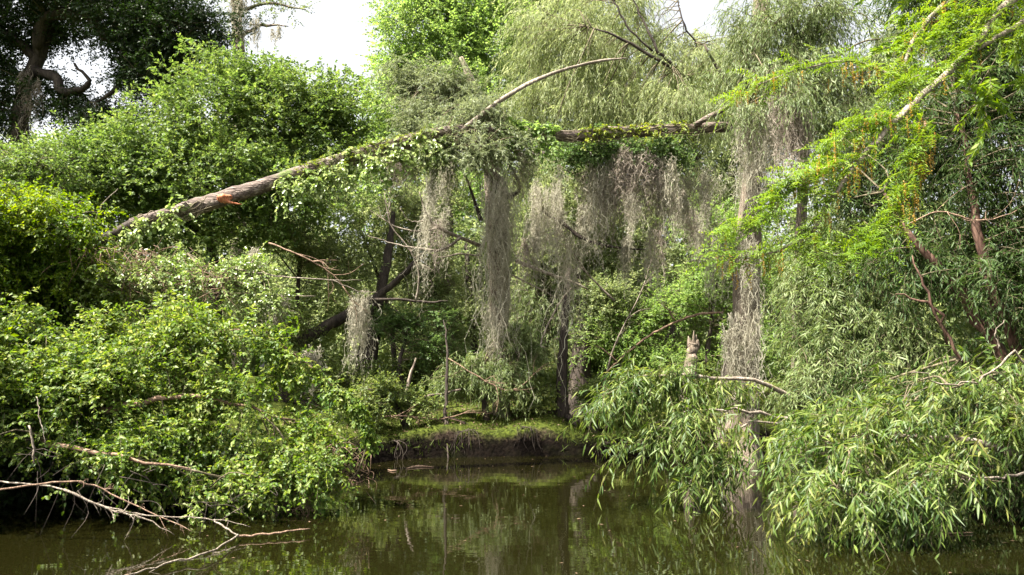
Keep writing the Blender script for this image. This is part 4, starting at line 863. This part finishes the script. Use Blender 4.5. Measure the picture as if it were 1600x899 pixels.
# ================================================================== BANK DETAILS
def scatter(n, x0, x1, y0, y1, dmin=.05, dmax=9):
    x = rng.uniform(x0, x1, n); y = rng.uniform(y0, y1, n); d = river_dist(x, y)
    k = (d > dmin) & (d < dmax); x, y = x[k], y[k]
    return np.stack([x, y, ground_h(x, y)], 1)
B = scatter(45000, -4, 9, 15, 24); n = len(B)
keep = gnoise(B[:, 0] * .9, B[:, 1] * .9) + rng.normal(0, .4, n) > -.1; B = B[keep]; n = len(B)
g = Geo(); V, T = leaf_geo(B, rng.normal(0, .45, (n, 3)) + [0, -.1, 1], rng.normal(0, 1, (n, 3)), rng.uniform(.05, .15, n), rng.uniform(.008, .016, n), 'far'); g.add(V, T)
B = scatter(4500, -4, 9, 15, 22, dmin=.0, dmax=.5); n = len(B); B[:, 2] = np.maximum(B[:, 2], .25)
V, T = leaf_geo(B, rng.normal(0, .6, (n, 3)) + [0, -.8, .1], rng.normal(0, .3, (n, 3)) + [0, -.3, 1], rng.uniform(.08, .32, n), rng.uniform(.008, .018, n), 'lance'); g.add(V, T)
o = g.build('grass', M['grass'], None); o['kind'] = 'stuff'
B = scatter(11000, -5, 9, 15, 26, dmin=.4); n = len(B); B[:, 2] += .012
g = Geo(); V, T = leaf_geo(B, rng.normal(0, 1, (n, 3)) * [1, 1, .25], rng.normal(0, .35, (n, 3)) + [0, 0, 1], rng.uniform(.05, .10, n), rng.uniform(.03, .05, n), 'far'); g.add(V, T)
o = g.build('leaf_litter', M['litter'], None); o['kind'] = 'stuff'

def root(label, x, y, k=11):
    b = np.array([x, y, gz(x, y)]); g = Geo()
    for _ in range(k):
        a = rng.uniform(-.5, .5); l = rng.uniform(.4, .9)
        p1 = b + [a * .5, -.2, -.06]; p2 = b + [a * l, -.3 - .1 * l, -.5 * l - .1]; 
        tube([b + rng.normal(0, .1, 3) * [1, 1, .1], p1, (p1 + p2) / 2 + rng.normal(0, .05, 3), p2], [.007, .006, .005, .002], sides=5, sub=4, g=g)
    return tag(g.build('exposed_root', M['darkbark'], None), label, 'root', 'roots hanging over the bank edge')
root('pale roots over the bank edge right of the thin dark trunk', -1.0, 18.15)
root('pale roots over the undercut bank left of the slim reddish trunk', .3, 18.4)
root('pale roots over the bank edge right of the slim reddish trunk', 2.1, 18.55)
root('dim roots over the bank edge in the shaded left hollow', -2.5, 17.5, 7)

def rosette(label, px, py, d, n, L, wdt, mat, name, cat, arch=.35, group=None):
    p = W(px, py, d); b = np.array([p[0], d, gz(p[0], d)]); 
    A = unit(rng.normal(0, .6, (n, 3)) * [1, 1, .2] + [0, 0, .75]); g = Geo(); seg = 5
    for a in A:
        l = L * rng.uniform(.6, 1.15); t_ = np.linspace(0, 1, seg + 1)
        P = b + a * l * t_[:, None]; P[:, 2] -= arch * l * t_ ** 2
        s = unit(np.cross(a, [0, 0, 1.0]))
        ww = wdt * np.sin(PI * (.12 + .88 * (1 - t_))) * .5 + .001
        V = np.stack([P - s * ww[:, None], P + s * ww[:, None] ], 1).reshape(-1, 3)
        i_ = np.arange(seg) * 2; T = np.concatenate([np.stack([i_, i_ + 1, i_ + 3], 1), np.stack([i_, i_ + 3, i_ + 2], 1)]); g.add(V, T)
    return tag(g.build(name, M[mat], None), label, cat, group)
rosette('strap-leaved plant in the shade below the pale moss beard', 515, 570, 18.8, 30, .9, .03, 'palmetto', 'palmetto', 'plant')
rosette('arching strap-leaved plant at the foot of the broken snag', 1060, 600, 18.9, 34, .8, .035, 'bright', 'palmetto', 'plant')
rosette('small strap-leaved plant between the slim trunk and the snag', 990, 620, 19.2, 24, .6, .03, 'bright', 'palmetto', 'plant')
rosette('small fern tuft beside the slim reddish trunk', 905, 640, 19.0, 30, .4, .025, 'grass', 'fern', 'fern')
rosette('fern tuft on the bank right of the thin dark trunk', 745, 640, 19.0, 34, .4, .025, 'grass', 'fern', 'fern')

# things afloat
n = 420; x = rng.uniform(-7, 7, n); y = rng.uniform(7, 18, n); k = (river_dist(x, y) < -.05) & (rng.uniform(0, 1, n) < .25 + .75 * (river_dist(x, y) > -1.3)); x, y = x[k], y[k]; n = len(x)
g = Geo(); V, T = leaf_geo(np.stack([x, y, np.full(n, .004)], 1), rng.normal(0, 1, (n, 3)) * [1, 1, 0], np.tile([0, 0, 1.0], (n, 1)) + rng.normal(0, .04, (n, 3)), rng.uniform(.03, .08, n), rng.uniform(.012, .03, n), 'far'); g.add(V, T)
o = g.build('debris', M['litter'], None); o['kind'] = 'stuff'; o['label'] = 'small fallen leaves scattered on the water'

def floater(label, pts, R, name='floating_stick', mat='dead'):
    P = []
    for px, py in pts:
        r = W(px, py, 1.0) - CAM; k = -CAM[2] / r[2]; P.append(CAM + r * k + [0, 0, .012])
    g = Geo(); tube(P, R, sides=6, sub=4, g=g); return tag(g.build(name, M[mat], None, smooth=True), label, 'stick', 'sticks floating on the water')
floater('small pale forked stick floating in the dark left hollow', [(636, 733), (655, 730), (678, 731)], [.01, .03, .008], mat='deadbrown')
floater('tiny pale chip floating left of the forked stick', [(606, 735), (613, 737), (620, 736)], [.008, .02, .008], mat='deadbrown')
floater('thin brown stick floating below the right willow', [(1430, 838), (1465, 836), (1520, 834)], [.006, .014, .006], mat='deadbrown')
floater('short brown stick floating under the willow leaves', [(1310, 815), (1330, 814), (1345, 810)], [.006, .012, .006], mat='deadbrown')
floater('half-sunk pale log lying against the bank by the stout cypress', [(1105, 712), (1135, 710), (1172, 708)], [.05, .07, .04], name='floating_log')
print('tris', sum(len(o.data.polygons) for o in SC.objects if o.type == 'MESH'))
